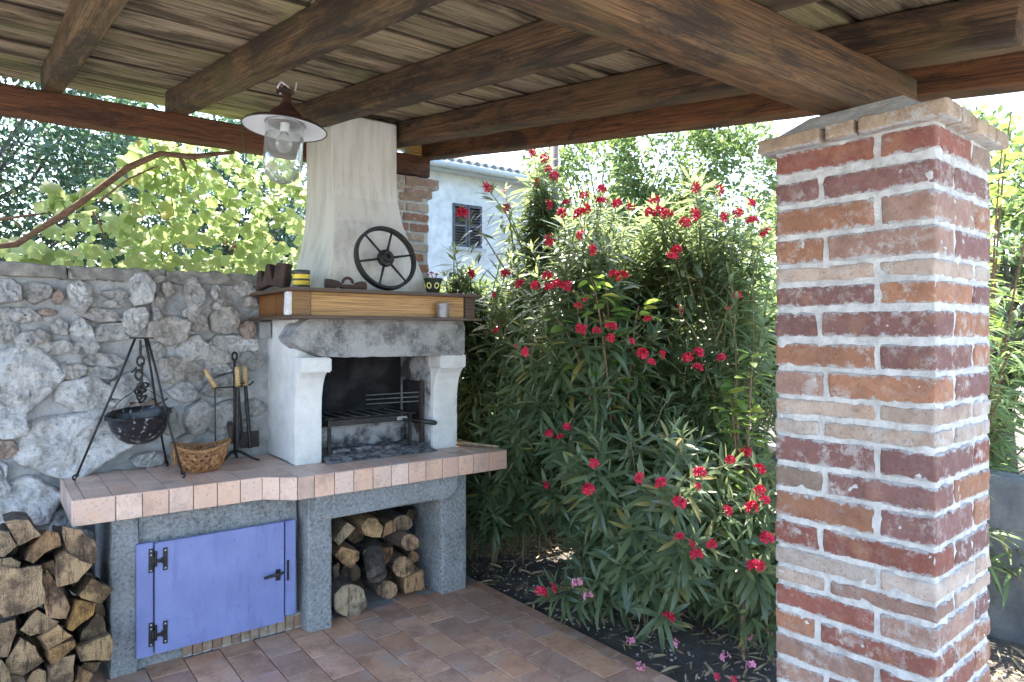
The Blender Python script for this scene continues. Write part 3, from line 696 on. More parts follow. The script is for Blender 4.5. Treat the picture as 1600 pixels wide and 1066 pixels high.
# cross beams
def xbeam(name,p0,p1,wd,h,mat,col,seed,lab):
    p0,p1=Vector(p0),Vector(p1); L=(p1-p0).length; me=subbox(L,wd,h,46,3,3,.008,.005,seed); me.materials.append(mat)
    x=(p1-p0).normalized(); z=Vector((0,0,1))-x*x.z; z.normalize(); y=z.cross(x); c=(p0+p1)/2
    M=Matrix.Translation(c)@Matrix(((x.x,y.x,z.x,0),(x.y,y.y,z.y,0),(x.z,y.z,z.z,0),(0,0,0,1)))
    o=link(name,me,roof,M,col); o['label']=lab; return o
xbeam('wall_beam',(-.8,4.56,2.90),(2.66,4.56,2.915),.12,.150,MT['beam'],(.9,.85,.8),21,'long reddish brown beam above the stone wall')
xbeam('front_beam',(-.8,1.085,2.393),(2.40,1.022,2.398),.115,.165,MT['rafter'],(.95,.8,.62),22,'heavy dark brown beam resting on the brick pillar')
bxp('spacer_block',2.50,2.60,4.52,4.62,2.985,3.10,MT['pine'],roof)

# ================================================================ BRICK PILLAR
pil=thing('brick_pillar','square pillar of old red bricks with wide pale mortar joints','pillar')
a24=rad(2.4); PM=Matrix.Translation((1.958,.743,0))@Matrix.Rotation(a24,4,'Z'); S_=.447
def bk(name,x0,x1,y0,y1,z0,z1,col,seed,parent=pil,M0=PM,amp=.0042,rnd=.0065):
    me=subbox(x1-x0,y1-y0,z1-z0,max(2,int((x1-x0)/.02)),max(2,int((y1-y0)/.02)),3,rnd,amp,seed); me.materials.append(MT['brick'])
    return link(name,me,parent,M0@Matrix.Translation(((x0+x1)/2,(y0+y1)/2,(z0+z1)/2))@Matrix.Rotation(R.uniform(-.008,.008),4,'Z')@Matrix.Rotation(R.uniform(-.01,.01),4,'X'),col)
def zc(y): return EYE-(y-522)/FPX*1.78
rb=(.34,.12,.085); pu=(.26,.13,.115); orr=(.44,.21,.12); pk=(.42,.26,.20); pale=(.60,.46,.36); pale2=(.62,.52,.44); gr=(.34,.26,.20)
rows=[(192,229,0,rb,rb,gr),(246,283,1,pu,pu,pu),(295,341,0,orr,pk,orr),(351,394,1,orr,pk,pu),(403,427,0,pale,pale,pale2),(438,471,0,pu,orr,pu),(485,526,1,pu,pu,orr),(541,580,0,orr,pu,orr),(591,632,1,pk,orr,pu),
(641,666,0,pale,pale,pale2),(678,702,1,pale2,pale,pale2),(711,754,0,pu,pu,rb),(765,802,1,gr,pu,orr),(812,856,0,orr,pu,orr),(866,906,1,rb,rb,pu),(915,943,0,pale2,pale2,pale),(953,975,1,pale,pk,pale),(986,1021,0,rb,pk,pu),(1032,1066,1,orr,rb,orr)]
rr=[(zc(b)-.002,zc(t)+.002,k_,c1,c2,c3) for t,b,k_,c1,c2,c3 in rows]
z=rr[-1][0]-.016; k_=0
while z>.03:
    h=.062 if z>.09 else z; rr.append((max(0.0,z-h),z,k_,R.choice([rb,pu,orr,pk]),R.choice([rb,pu,orr,pale]),R.choice([rb,pu,orr]))); z-=h+.016; k_=1-k_
g=.016; hd=.138
for i,(z0,z1,kk,cL,cC,cR) in enumerate(rr):
    j=lambda c:tv1(c,.85,1.12)
    if kk==0:   # left face: header at the corner, stretcher behind; right face: stretcher at the corner
        e=R.uniform(-.012,.012)
        bk('brick',0,S_-hd-g+e,0,hd,z0,z1,j(cC),i*5+1); bk('brick',0,hd,hd+g,S_,z0,z1,j(cL),i*5+2)
        bk('brick',S_-hd+e,S_,0,S_-hd-g,z0,z1,j(cR),i*5+3); bk('brick',hd+g,S_,S_-hd,S_,z0,z1,j(cL),i*5+4)
    else:
        e=R.uniform(-.015,.015)
        bk('brick',0,hd,0,S_-hd-g+e,z0,z1,j(cC),i*5+1); bk('brick',0,S_-hd-g,S_-hd+e,S_,z0,z1,j(cL),i*5+2)
        bk('brick',hd+g,S_,0,hd,z0,z1,j(cR),i*5+3); bk('brick',S_-hd,S_,hd+g,S_,z0,z1,j(cR),i*5+4)
def pillar_core():
    mb=MB(); n=36; m=150; ins=.005; pts=[]
    for s in range(4):
        for t in range(n):
            f=t/n; a=ins; b=S_-ins
            p=[(a+(b-a)*f,a),(b,a+(b-a)*f),(b-(b-a)*f,b),(a,b-(b-a)*f)][s]; pts.append(p)
    V=[];F=[]; N=len(pts); ztop=zc(180)
    for i in range(m+1):
        zz=ztop*i/m
        for (x,y) in pts:
            d=.0065*mnoise.noise(Vector((x*30,y*30,zz*30)))+.003*mnoise.noise(Vector((x*70,y*70,zz*70)))
            cx,cy=x-S_/2,y-S_/2; L=max(abs(cx),abs(cy)); V.append((x+cx/L*d,y+cy/L*d,zz))
    for i in range(m):
        for q in range(N): F.append((i*N+q,i*N+(q+1)%N,(i+1)*N+(q+1)%N,(i+1)*N+q))
    F.append(tuple(m*N+q for q in range(N)))
    o=mb.add(V,F).build('mortar_core',MT['mortar'],pil,smooth=True); o.matrix_basis=PM
pillar_core()
cz0,cz1=2.208,2.252; e=.038; cw=.115; tan=(.50,.37,.25)
def cap(x0,x1,y0,y1,s): bk('cap_brick',x0,x1,y0,y1,cz0,cz1,tv1(tan,.85,1.1),s,amp=.003,rnd=.007)
T=S_+e
for y0,y1,s in ((-e,.185,70),(.195,.275,71),(.29,T,72)): cap(-e,cw-e,y0,y1,s); cap(T-cw,T,y0,y1,s+20)
for x0,x1,s in ((cw-e+.008,.20,74),(.21,.29,75),(.30,T-cw-.008,76)): cap(x0,x1,-e,cw-e,s); cap(x0,x1,T-cw,T,s+20)
mb=MB(); mb.prism([(0,0),(1,0),(1,1),(0,1)],lambda u,v,d:Vector((.03+(S_-.06)*u,.03+(S_-.06)*v,d)),2.20,2.262)
V=[(-.005,.02,2.252),(S_-.03,.02,2.252),(S_-.03,S_+.01,2.252),(-.005,S_+.01,2.252),(.06,.10,2.3125),(S_-.08,.10,2.3125),(S_-.08,S_-.08,2.3125),(.06,S_-.08,2.3125)]
mb.add(V,[(0,1,5,4),(1,2,6,5),(2,3,7,6),(3,0,4,7),(4,5,6,7)]); o=mb.build('mortar_cap',MT['mortar'],pil); o.matrix_basis=PM
set_base(pil,(2.17,.96,0))

# rear brick pier under the wall beam
pier=thing('brick_pier','narrow weathered brick pier behind the chimney hood holding the roof beam','pillar')
MB().box(2.23,2.615,4.465,4.80,0,2.76).build('mortar_core',MT['mortar'],pier)
z=1.30;i=0
while z<2.74:
    h=.06; x=2.225 if i%2 else 2.225-.07
    while x<2.60:
        L=R.uniform(.13,.25); x1=min(x+L,2.622)
        if x1-x>.04: bk('brick',max(x,2.225),x1,4.455,4.57,z,z+h,R.choice([(.48,.30,.20),(.55,.40,.30),(.38,.2,.13),(.58,.48,.38),(.45,.22,.12)]),i*7+int(x*50),pier,Matrix.Identity(4),.004,.008)
        x=x1+.012
    z+=h+.014;i+=1
for z0,z1,e in ((2.665,2.725,.03),(2.74,2.815,.09)): bk('corbel_brick',2.42,2.62+e,4.45,4.75,z0,z1,(.40,.27,.20),int(z0*90),pier,Matrix.Identity(4))
bk('corbel_brick',2.22,2.415,4.45,4.75,2.74,2.815,(.5,.42,.34),99,pier,Matrix.Identity(4))
set_base(pier,(2.42,4.6,0))

# ================================================================ THINGS ON AND AROUND THE FIREPLACE
def T3(x,y,z): return Matrix.Translation((x,y,z))
# ---- iron wheel leaning on the hood
def wheel():
    t=thing('iron_wheel','black six spoked cast iron wheel leaning against the chimney hood','wheel')
    C=Vector((1.900,3.742,2.108)); M=T3(*C)@Matrix.Rotation(rad(90-14),4,'X')@Matrix.Rotation(rad(8),4,'Z')
    Ro=.198; mb=MB(); n=48; V=[];F=[]
    prof=[(Ro,-.021),(Ro,.021),(Ro-.016,.019),(Ro-.021,.004),(Ro-.021,-.004),(Ro-.016,-.019)]
    for i in range(n):
        a=2*math.pi*i/n
        for r_,z_ in prof: V.append(M@Vector((r_*math.cos(a),r_*math.sin(a),z_)))
    k=len(prof)
    for i in range(n):
        for j in range(k): F.append((i*k+j,((i+1)%n)*k+j,((i+1)%n)*k+(j+1)%k,i*k+(j+1)%k))
    mb.add(V,F).build('rim',MT['iron'],t)
    for s in range(6):
        a=2*math.pi*s/6+rad(2); MB().tube([M@Vector((.03*math.cos(a),.03*math.sin(a),0)),M@Vector((.182*math.cos(a),.182*math.sin(a),0))],[.0085,.0060],8).build('spoke',MT['iron'],t,smooth=True)
    MB().lathe([(.016,-.034),(.030,-.034),(.034,-.022),(.052,-.015),(.054,.0),(.050,.016),(.036,.022),(.031,.036),(.016,.036),(.015,.020),(.0,.020)],28,M).build('hub',MT['iron'],t)
    set_base(t,(1.9,3.70,1.903))
wheel()
# ---- W shaped iron casting (outline has real thickness)
def wiron():
    t_=Vector((1.272,4.14,1.905)); d=Vector((.075,-.20,0)).normalized()   # runs along the shelf end
    U=Vector((.55,-.83,0)).normalized(); W=U.cross(Vector((0,0,1)))
    poly=[(0,0),(.05,.018),(.10,.030),(.15,.026),(.20,.005),(.215,.0),(.235,.145),(.17,.152),(.150,.145),(.137,.08),(.128,.055),(.118,.09),(.106,.145),(.090,.150),(.075,.143),(.062,.085),(.052,.062),(.045,.09),(.038,.112),(.012,.112),(.004,.07)]
    o=MB().prism(poly,lambda u,v,dd:t_+U*u*.92+W*dd+Vector((0,0,v*1.06)),-.03,.03).build('iron_casting',MT['rust'],None,bevel=.004)
    tag(o,'dark brown iron casting with W shaped prongs on the left end of the mantel','iron part')
wiron()
# ---- striped tin
def tin():
    t=thing('striped_tin','small round tin with black and yellow bands on the left of the mantel','tin'); M=T3(1.402,3.80,1.9035); r=.0475
    zs=[0,.022,.047,.058,.083,.103]
    for i,(a,b) in enumerate(zip(zs[:-1],zs[1:])):
        MB().lathe([(r,a),(r+.0006,a+.001),(r+.0006,b-.001),(r,b)],28,M).build('band',MT['tinyellow' if i in (1,3) else 'tinblack'],t,smooth=True)
    MB().lathe([(r,.103),(r+.002,.104),(r+.002,.107),(r-.003,.108),(r-.004,.104),(0,.104)],28,M).build('lid',MT['tinblack'],t); set_base(t,(1.402,3.80,1.9035))
tin()
# ---- flat iron part with a ring
def ringpart():
    t=thing('iron_bracket','rusty iron bracket with a half ring in its middle lying in front of the hood','iron part')
    y=3.66; z=1.9035
    poly=[(0,0),(.05,.002),(.088,.012),(.105,.002),(.245,.002),(.247,.03),(.24,.046),(.215,.050),(.19,.040),(.175,.028),(.092,.028),(.075,.044),(.05,.050),(.004,.056)]
    MB().prism(poly,lambda u,v,d:Vector((1.485+u,y+d-.10*(u-.12)*0,z+v)),-.02,.02).build('bracket_body',MT['rust'],t,bevel=.003)
    MB().torus(T3(1.485+.135,y,z+.034)@Matrix.Rotation(rad(90),4,'X'),.031,.0085,20,8,a0=0,a1=math.pi).build('ring',MT['rust'],t,smooth=True); set_base(t,(1.6,y,z))
ringpart()
# ---- painted pot at the right of the mantel
def pot():
    t=thing('painted_flower_pot','small dark flower pot painted with yellow-green rings at the right of the mantel','flower pot'); M=T3(2.215,3.715,1.9035)
    MB().lathe([(0,0),(.036,0),(.040,.006),(.056,.085),(.060,.088),(.060,.096),(.053,.096),(.048,.080),(0,.078)],28,M).build('pot_body',MT['pot'],t,smooth=True)
    for a in (-150,-95,-40,30,90,150):
        ca,sa=math.cos(rad(a)),math.sin(rad(a)); c=Vector((2.215+.0515*ca,3.715+.0515*sa,1.9035+.048)); nrm=Vector((ca,sa,-.2)).normalized()
        MB().torus(basis(c,(-sa,ca,0),nrm),.0165,.0045,20,6,sx=.82).build('painted_ring',MT['ring'],t,smooth=True)
    for k in range(5):
        a=k*1.26; p=Vector((2.215+.03*math.cos(a),3.715+.03*math.sin(a),2.02+.01*(k%2)))
        MB().tube([(2.215,3.715,1.98),p],.0018,5).add([p+Vector((.017*math.cos(q),.017*math.sin(q),.004)) for q in [0,1.05,2.1,3.14,4.2,5.2]]+[p+Vector((0,0,.012))],[(i,(i+1)%6,6) for i in range(6)]).build('red_bloom',MT['petal'],t)
    set_base(t,(2.215,3.715,1.9035))
pot()
# ---- metal cup on the lower mantel board, stone block on the left
o=MB().lathe([(0,0),(.036,0),(.039,.004),(.041,.085),(.043,.088),(.040,.088),(.038,.084),(.035,.006),(0,.006)],26,T3(2.235,3.632,1.7505)).build('metal_cup',MT['greymetal'],None,smooth=True); tag(o,'small grey metal cup on the lower mantel board at the right','cup')
me=subbox(.055,.055,.128,2,2,4,.004,.004,5); me.materials.append(MT['white']); o=link('plaster_block',me,None,T3(1.302,3.690,1.7505+.0645)); tag(o,'upright whitish block beside the corner of the mantel','block')
def lighterbox():
    t=thing('metal_box','small grey ribbed metal box hung on the left side of the fireplace body','box')
    MB().box(1.322,1.390,4.285,4.345,1.625,1.725).build('box_body',MT['greymetal'],t,bevel=.004)
    for k in range(5): MB().box(1.327+.013*k,1.333+.013*k,4.281,4.2845,1.632,1.718).build('rib',MT['greymetal'],t)
    MB().torus(basis((1.356,4.31,1.735),(1,0,0),(0,1,0)),.014,.002,12,6).build('wire_loop',MT['iron'],t)
    MB().torus(basis((1.35,4.30,1.735),(0,1,0),(1,0,0)),.014,.002,12,6).build('wire_loop',MT['iron'],t); set_base(t,(1.356,4.31,1.62))
lighterbox()
# ---- grill in the firebox
def grill():
    t=thing('grill_rack','sooty iron grill rack with a side handle standing in the firebox','grill'); z=1.135
    x0,x1,y0,y1=1.60,2.21,3.93,4.24
    MB().tube([(x0,y0,z),(x1,y0,z),(x1,y1,z),(x0,y1,z),(x0,y0,z)],.006,6).build('frame',MT['iron'],t)
    for i in range(22):
        x=x0+(x1-x0)*(i+.5)/22; MB().tube([(x,y0,z+.004),(x,y1,z+.004)],.0032,5).build('bar',MT['greymetal' if i%3==1 else 'iron'],t)
    for x in (x0+.03,x1-.03):
        for y in (y0+.02,y1-.02): MB().box(x-.010,x+.010,y-.006,y+.006,.90,z).build('leg',MT['iron'],t)
    MB().box(x0+.02,x1-.05,y0+.015,y0+.02,z-.045,z-.012).build('front_rail',MT['iron'],t)
    MB().box(x1-.13,x1-.06,y0+.004,y0+.012,z-.040,z-.018).build('handle_clip',MT['greymetal'],t)
    MB().tube([(x1-.10,y0-.01,z-.03),(x1+.02,y0-.05,z-.05)],.006,6).build('handle_rod',MT['iron'],t)
    MB().tube([(x1+.015,y0-.05,z-.048),(x1+.05,y0-.06,z-.056),(x1+.10,y0-.075,z-.066),(x1+.115,y0-.078,z-.068)],[.012,.016,.017,.010],10).build('grip',MT['tinblack'],t,smooth=True)
    set_base(t,(1.9,4.08,.90))
    # spit rails at the right
    s=thing('spit_rails','pair of thin iron spit rails sloping along the right firebox wall','grill part')
    for k in range(3): MB().tube([(2.02,4.27,1.235-.03*k),(2.285,4.02,1.26-.03*k)],.004,6).build('rail',MT['greymetal'],s)
    MB().box(2.268,2.280,3.955,3.985,.93,1.345).build('upright',MT['rust'],s)
    MB().tube([(2.274,3.97,1.33),(2.274,4.2,1.33)],.005,6).build('rail',MT['iron'],s); set_base(s,(2.27,3.97,.93))
    for (x,y,l,a) in ((1.72,3.99,.13,.2),(1.90,3.97,.18,-.1),(2.06,3.96,.12,.35)):
        pts=[(x-l/2*math.cos(a),y-l/2*math.sin(a),.925),(x,y+.005,.93),(x+l/2*math.cos(a),y+l/2*math.sin(a),.924)]
        o=MB().tube(pts,[.014,.017,.011],7).build('charred_stick',MT['ash'],None)
        tag(o,{1.72:'short charred stick at the left of the ash bed',1.90:'long charred stick in the middle of the ash bed',2.06:'charred stick at the right of the ash bed'}[x],'firewood','charred sticks on the ash bed')
grill()
# ---- loose twigs on the right end of the counter
for k,(a,b,r_,lab) in enumerate([((2.50,4.02,.902),(2.675,3.64,.905),.012,'pale stick lying along the right edge of the tiled counter'),((2.47,3.93,.900),(2.59,3.70,.900),.008,'thin dark stick beside the pale one on the right end of the counter')]):
    a,b=Vector(a),Vector(b); o=MB().tube([a,a.lerp(b,.4)+Vector((.008,0,.003)),b],[r_,r_*.9,r_*.6],7).build('stick',MT['vinewood' if k else 'litter'],None); tag(o,lab,'stick','sticks on the counter')

# ---- tripod with chain, cauldron
AP=Vector((.652,4.12,1.628))
def tripod():
    t=thing('iron_tripod','black iron cooking tripod with curled feet standing on the tiled counter','tripod')
    feet=[((.352,4.165,.896),(-.035,0)),((.806,3.900,.896),(.02,-.03)),((.800,4.285,.896),(.015,.03))]
    for (f,dv) in feet:
        f=Vector(f); top=AP+Vector((dv[0],dv[1]*.5,0)); pts=[top,top.lerp(f,.25)+Vector((.002,0,0)),top.lerp(f,.6)+Vector((-.003,0,0)),f+Vector((0,0,.012))]
        dr=(f-AP); dr.z=0; dr.normalize()
        curl=[f+dr*(.014*math.sin(q))+Vector((0,0,.012-.0+.014*(1-math.cos(q))-.012)) for q in (0,.9,1.8,2.7,3.6,4.3)]
        MB().tube(pts,[.0065,.0062,.006,.0058],7).tube([p-dr*0 for p in curl],.0055,6).build('leg',MT['iron'],t,smooth=True)
    M=T3(*AP); MB().box(-.062,.052,-.022,.022,-.004,.004,M).build('top_plate',MT['iron'],t,bevel=.002)
    pz=AP.z-.01; MB().tube([(AP.x-.01,AP.y,pz),(AP.x-.01,AP.y,pz-.095)],.006,6).build('hook_rod',MT['iron'],t)
    z=pz-.115
    for k in range(5):
        ax=(1,0,0) if k%2 else (.3,1,0); off=.008*math.sin(k*2.3)
        MB().torus(basis((AP.x-.01+off,AP.y,z),(0,0,1),ax),.017,.0055,14,6,sx=1.45).build('chain_link',MT['iron'],t,smooth=True); z-=.036
    for k in range(5):   # chain gathered into a knot
        a=k*1.3; MB().torus(basis((AP.x-.008+.014*math.cos(a),AP.y+.012*math.sin(a),z+.05-.018*k),(math.cos(a*2),.3,math.sin(a*2)),(math.sin(a),1,.4)),.016,.0055,14,6,sx=1.4).build('chain_link',MT['iron'],t,smooth=True)
    MB().tube([(AP.x-.03,AP.y-.012,AP.z-.155),(AP.x-.055,AP.y-.015,AP.z-.185),(AP.x-.035,AP.y-.01,AP.z-.165)],.005,6).build('hook',MT['iron'],t)
    MB().tube([(AP.x+.05,AP.y+.02,AP.z-.33),(AP.x+.075,AP.y-.0,AP.z-.36),(AP.x+.112,AP.y-.06,AP.z-.325)],.004,6).build('brace_wire',MT['iron'],t)
    set_base(t,(.65,4.12,.89))
    c=thing('cauldron','chipped black enamel cauldron hanging by a wire handle from the tripod','cauldron')
    M=T3(.628,4.075,1.228)@Matrix.Rotation(rad(-4),4,'Y')@Matrix.Rotation(rad(6),4,'X')
    prof=[(.158,.004),(.150,-.004),(.146,-.03),(.135,-.075),(.110,-.118),(.070,-.148),(.03,-.160),(0,-.162)]
    inner=[(.158,.004),(.155,.009),(.147,.006),(.139,-.03),(.128,-.072),(.104,-.112),(.066,-.141),(0,-.155)]
    MB().lathe(prof,36,M).build('bowl',MT['enamel'],c,smooth=True); MB().lathe(inner,36,M).build('bowl_inside',MT['enamel'],c,smooth=True)
    top=Vector((AP.x-.005,AP.y,AP.z-.275)); L=M@Vector((-.143,0,.005)); Rr=M@Vector((.143,0,.005))
    MB().tube([L,L.lerp(top,.45)+Vector((-.022,0,.012)),L.lerp(top,.85)+Vector((-.012,0,.014)),top,Rr.lerp(top,.85)+Vector((.012,0,.014)),Rr.lerp(top,.45)+Vector((.022,0,.012)),Rr],.0022,6).build('wire_handle',MT['iron'],c)
    for s in (-1,1): MB().box(-.01,.01,-.004,.004,-.018,.012,M@T3(s*.150,0,0)).build('lug',MT['iron'],c)
    set_base(c,(.628,4.075,1.06))
tripod()
# ---- wicker basket
def basket():
    t=thing('wicker_basket','shallow brown wicker basket woven from flat strips beside the tripod foot','basket')
    C=Vector((.935,4.075,.892)); RX,RY,Hh=.150,.125,.135
    def pt(a,h,off=0):    # wall surface
        k=.60+.40*(h/Hh)**.6; lift=.018*math.cos(2*a+.4)*(h/Hh)
        return C+Vector(((RX+off)*k*math.cos(a),(RY+off)*k*math.sin(a),.004+h+lift))
    def strip(path,w,nm='strip',col=None):
        V=[];F=[]
        for i,(a,h,o_) in enumerate(path):
            p=pt(a,h,o_); q=path[min(i+1,len(path)-1)]; r_=path[max(i-1,0)]
            tg=(pt(q[0],q[1],q[2])-pt(r_[0],r_[1],r_[2])).normalized(); nn=(p-C-Vector((0,0,.05))); nn.z*=.3; nn.normalize(); s=tg.cross(nn).normalized()*w/2
            V+=[p+s,p-s,p-s-nn*.002,p+s-nn*.002]
        for i in range(len(path)-1):
            for j in range(4): F.append((i*4+j,i*4+(j+1)%4,(i+1)*4+(j+1)%4,(i+1)*4+j))
        o=MB().add(V,F).build(nm,MT['wicker'],t); o.color=(*(col or R.choice([(1,1,1),(.8,.7,.6),(1.15,1.1,1.05),(.6,.5,.42)])),1)
    n=18
    for s in (1,-1):
        for k in range(n):
            a0=2*math.pi*k/n; path=[(a0+s*.95*h_/10,Hh*h_/10,.0025*math.sin(h_*1.9+k*3.14+(0 if s>0 else 3.14))) for h_ in range(11)]; strip(path,.019)
    for hh,w_ in ((.004,.014),(.045,.008),(.088,.008)): strip([(2*math.pi*i/36,hh,.003*math.sin(i*3.14)) for i in range(37)],w_)
    for q in range(4):
        V=[pt(2*math.pi*i/36,Hh,.004*math.cos(i*1.7+q*1.6))+Vector((0,0,.006*math.sin(i*1.7+q*1.6)))for i in range(37)]
        MB().tube(V,.0045,6).build('rim_cane',MT['wicker'],t,smooth=True)
    MB().lathe([(0,0),(.08,.0),(.088,.006),(0,.006)],24,T3(C.x,C.y,C.z)).build('basket_bottom',MT['wicker'],t)
    MB().torus(basis(pt(math.pi*1.02,.075,.012),(0,.2,1),(-1,0,0)),.030,.005,18,6,sx=1.3).build('side_handle',MT['wicker'],t,smooth=True)
    set_base(t,C)
basket()
# ---- fire tools
def tools():
    t=thing('fire_tool_stand','black iron stand with an eye on top and three bent feet by the wall','tool stand'); c=Vector((1.158,4.235,0))
    MB().tube([(c.x,c.y,.935),(c.x,c.y,1.495)],.008,8).build('pole',MT['iron'],t,smooth=True)
    MB().torus(basis((c.x,c.y,1.517),(0,0,1),(.5,-.8,0)),.020,.006,18,8,sx=1.15).build('eye',MT['iron'],t,smooth=True)
    for f in ((1.275,4.145),(1.055,4.165),(1.20,4.335)):
        f=Vector((*f,0)); d=f-Vector((c.x,c.y,0)); MB().tube([(c.x,c.y,.955),(c.x+d.x*.25,c.y+d.y*.25,.948),(c.x+d.x*.7,c.y+d.y*.7,.912),(f.x,f.y,.899)],[.009,.0085,.008,.007],7).build('foot',MT['iron'],t,smooth=True)
    MB().tube([(c.x-.135,c.y-.02,1.335),(c.x,c.y,1.335),(c.x+.10,c.y+.03,1.342),(c.x+.115,c.y+.02,1.362)],.0055,7).build('crossbar',MT['iron'],t,smooth=True)
    MB().tube([(c.x+.04,c.y+.10,1.37),(c.x+.02,c.y+.01,1.345),(c.x+.045,c.y-.03,1.36)],.0055,7).build('crossbar',MT['iron'],t,smooth=True); set_base(t,(c.x,c.y,.89))
    p=thing('poker','thin fire poker with a bent wooden handle hung at the left of the stand','fire tool'); x=c.x-.115; y=c.y-.02
    MB().tube([(x-.052,y,1.445),(x-.040,y,1.41),(x-.012,y,1.365),(x,y,1.340)],[.011,.014,.014,.016],10).build('grip',MT['handlewood'],p,smooth=True)
    MB().tube([(x,y,1.345),(x+.002,y,.99)],.0042,7).build('rod',MT['iron'],p); set_base(p,(x,y,.99))
    def tool(nm,lab,x,y,zt,zb,r_,lean,foot):
        p=thing(nm,lab,'fire tool')
        MB().tube([(x,y,zt),(x+.001,y,zt-.02),(x+.002,y,zt-.06),(x+.004,y,zt-.115)],[.013,.0155,.0140,.0165],10).build('grip',MT['handlewood'],p,smooth=True)
        b=Vector((x+lean,y,zb)); MB().tube([(x+.004,y,zt-.11),b],r_,8).build('rod',MT['iron'],p)
        if foot=='brush': MB().lathe([(.010,.13),(.022,.11),(.026,.05),(.030,0),(0,0)],14,T3(b.x-.045,b.y-.01,b.z)@Matrix.Rotation(rad(-16),4,'Y')).build('bristles',MT['bark'],p)
        if foot=='shovel': MB().add([(b.x-.05,b.y,b.z+.10),(b.x+.05,b.y,b.z+.10),(b.x+.055,b.y+.012,b.z),(b.x-.055,b.y+.012,b.z),(b.x-.05,b.y+.004,b.z+.10),(b.x+.05,b.y+.004,b.z+.10),(b.x+.055,b.y+.016,b.z),(b.x-.055,b.y+.016,b.z)],[(0,1,2,3),(7,6,5,4),(0,4,5,1),(1,5,6,2),(2,6,7,3),(3,7,4,0)]).build('blade',MT['iron'],p)
        set_base(p,b)
    tool('fire_tongs','fire tongs with straight wooden grip hung in front of the stand pole',c.x+.004,c.y-.035,1.455,.965,.0115,0,'')
    tool('hearth_brush','hearth brush with wooden grip hung behind the stand pole',c.x+.030,c.y+.050,1.46,1.0,.006,.03,'brush')
    tool('fire_shovel','fire shovel with wooden grip hung at the right of the stand',c.x+.062,c.y+.015,1.455,.96,.0115,.035,'shovel')
tools()

# ---- barn lamp
def lamp():
    t=thing('hanging_lamp','old barn lamp with white enamel shade and clear glass jar hanging from a rafter','lamp'); x,y=1.050,3.045; M=T3(x,y,2.592)@Matrix.Rotation(rad(4),4,'Y')
    MB().lathe([(.0,.135),(.018,.135),(.019,.100),(.030,.078),(.062,.050),(.076,.034),(.080,.012),(.080,.004)],32,M).build('lamp_cap',MT['shadetop'],t,smooth=True)
    MB().lathe([(.078,.008),(.12,.004),(.165,-.008),(.181,-.020),(.183,-.024)],40,M).build('shade_top',MT['shadetop'],t,smooth=True)
    MB().lathe([(.183,-.024),(.180,-.0235),(.163,-.012),(.12,.000),(.078,.003)],40,M).build('shade',MT['shade'],t,smooth=True)
    MB().torus(M@T3(0,0,-.024),.182,.003,40,6).build('shade_rim',MT['tinblack'],t,smooth=True)
    MB().lathe([(.083,.006),(.084,-.170),(.080,-.207),(.067,-.240),(.045,-.262),(.02,-.271),(0,-.273)],32,M).build('glass_jar',MT['glass'],t,smooth=True)
    MB().torus(M@T3(0,0,-.003),.083,.006,32,8).build('glass_collar',MT['greymetal'],t,smooth=True)
    MB().lathe([(.020,.0),(.020,-.035),(.017,-.04)],16,M).build('bulb_socket',MT['shade'],t,smooth=True)
    MB().lathe([(.014,-.038),(.020,-.052),(.034,-.075),(.037,-.095),(.030,-.116),(.016,-.128),(0,-.131)],20,M).build('bulb',MT['glass'],t,smooth=True)
    MB().torus(basis((x,y,2.735),(0,0,1),(.8,-.6,0)),.022,.004,16,6).build('hanging_ring',MT['rust'],t,smooth=True)
    MB().tube([(x-.02,y,2.72),(x-.036,y-.01,2.745),(x-.02,y,2.775),(x+.015,y+.01,2.765),(x+.03,y,2.735)],.005,6).build('cable',MT['white'],t,smooth=True)
    MB().box(-.035,.035,-.02,.02,-.012,.012,T3(x,y,2.735)).build('bracket',MT['rust'],t,bevel=.004)
    MB().tube([(x+.02,y,2.735),(x+.05,y+.01,2.755),(x+.055,y+.01,2.79)],.003,6).build('cable',MT['white'],t); set_base(t,(x,y,2.78))
lamp()
o=MB().tube([aY(376,193,4.49),aY(378,205,4.485),aY(381,235,4.485),aY(381,272,4.50)],.0022,5).build('green_wire',simple('green_wire',(.03,.10,.05),(.04,.14,.07),8,.5,0),None); tag(o,'thin green wire hanging from the wall beam left of the lamp','wire')
o=MB().tube([(3.04,1.9,2.62),(3.045,1.9,2.60),(3.055,1.9,2.59),(3.06,1.9,2.60),(3.055,1.9,2.61)],.002,5).build('wire_hook',MT['iron'],roof)
o.matrix_basis=T3(-.33,.0,-.05)

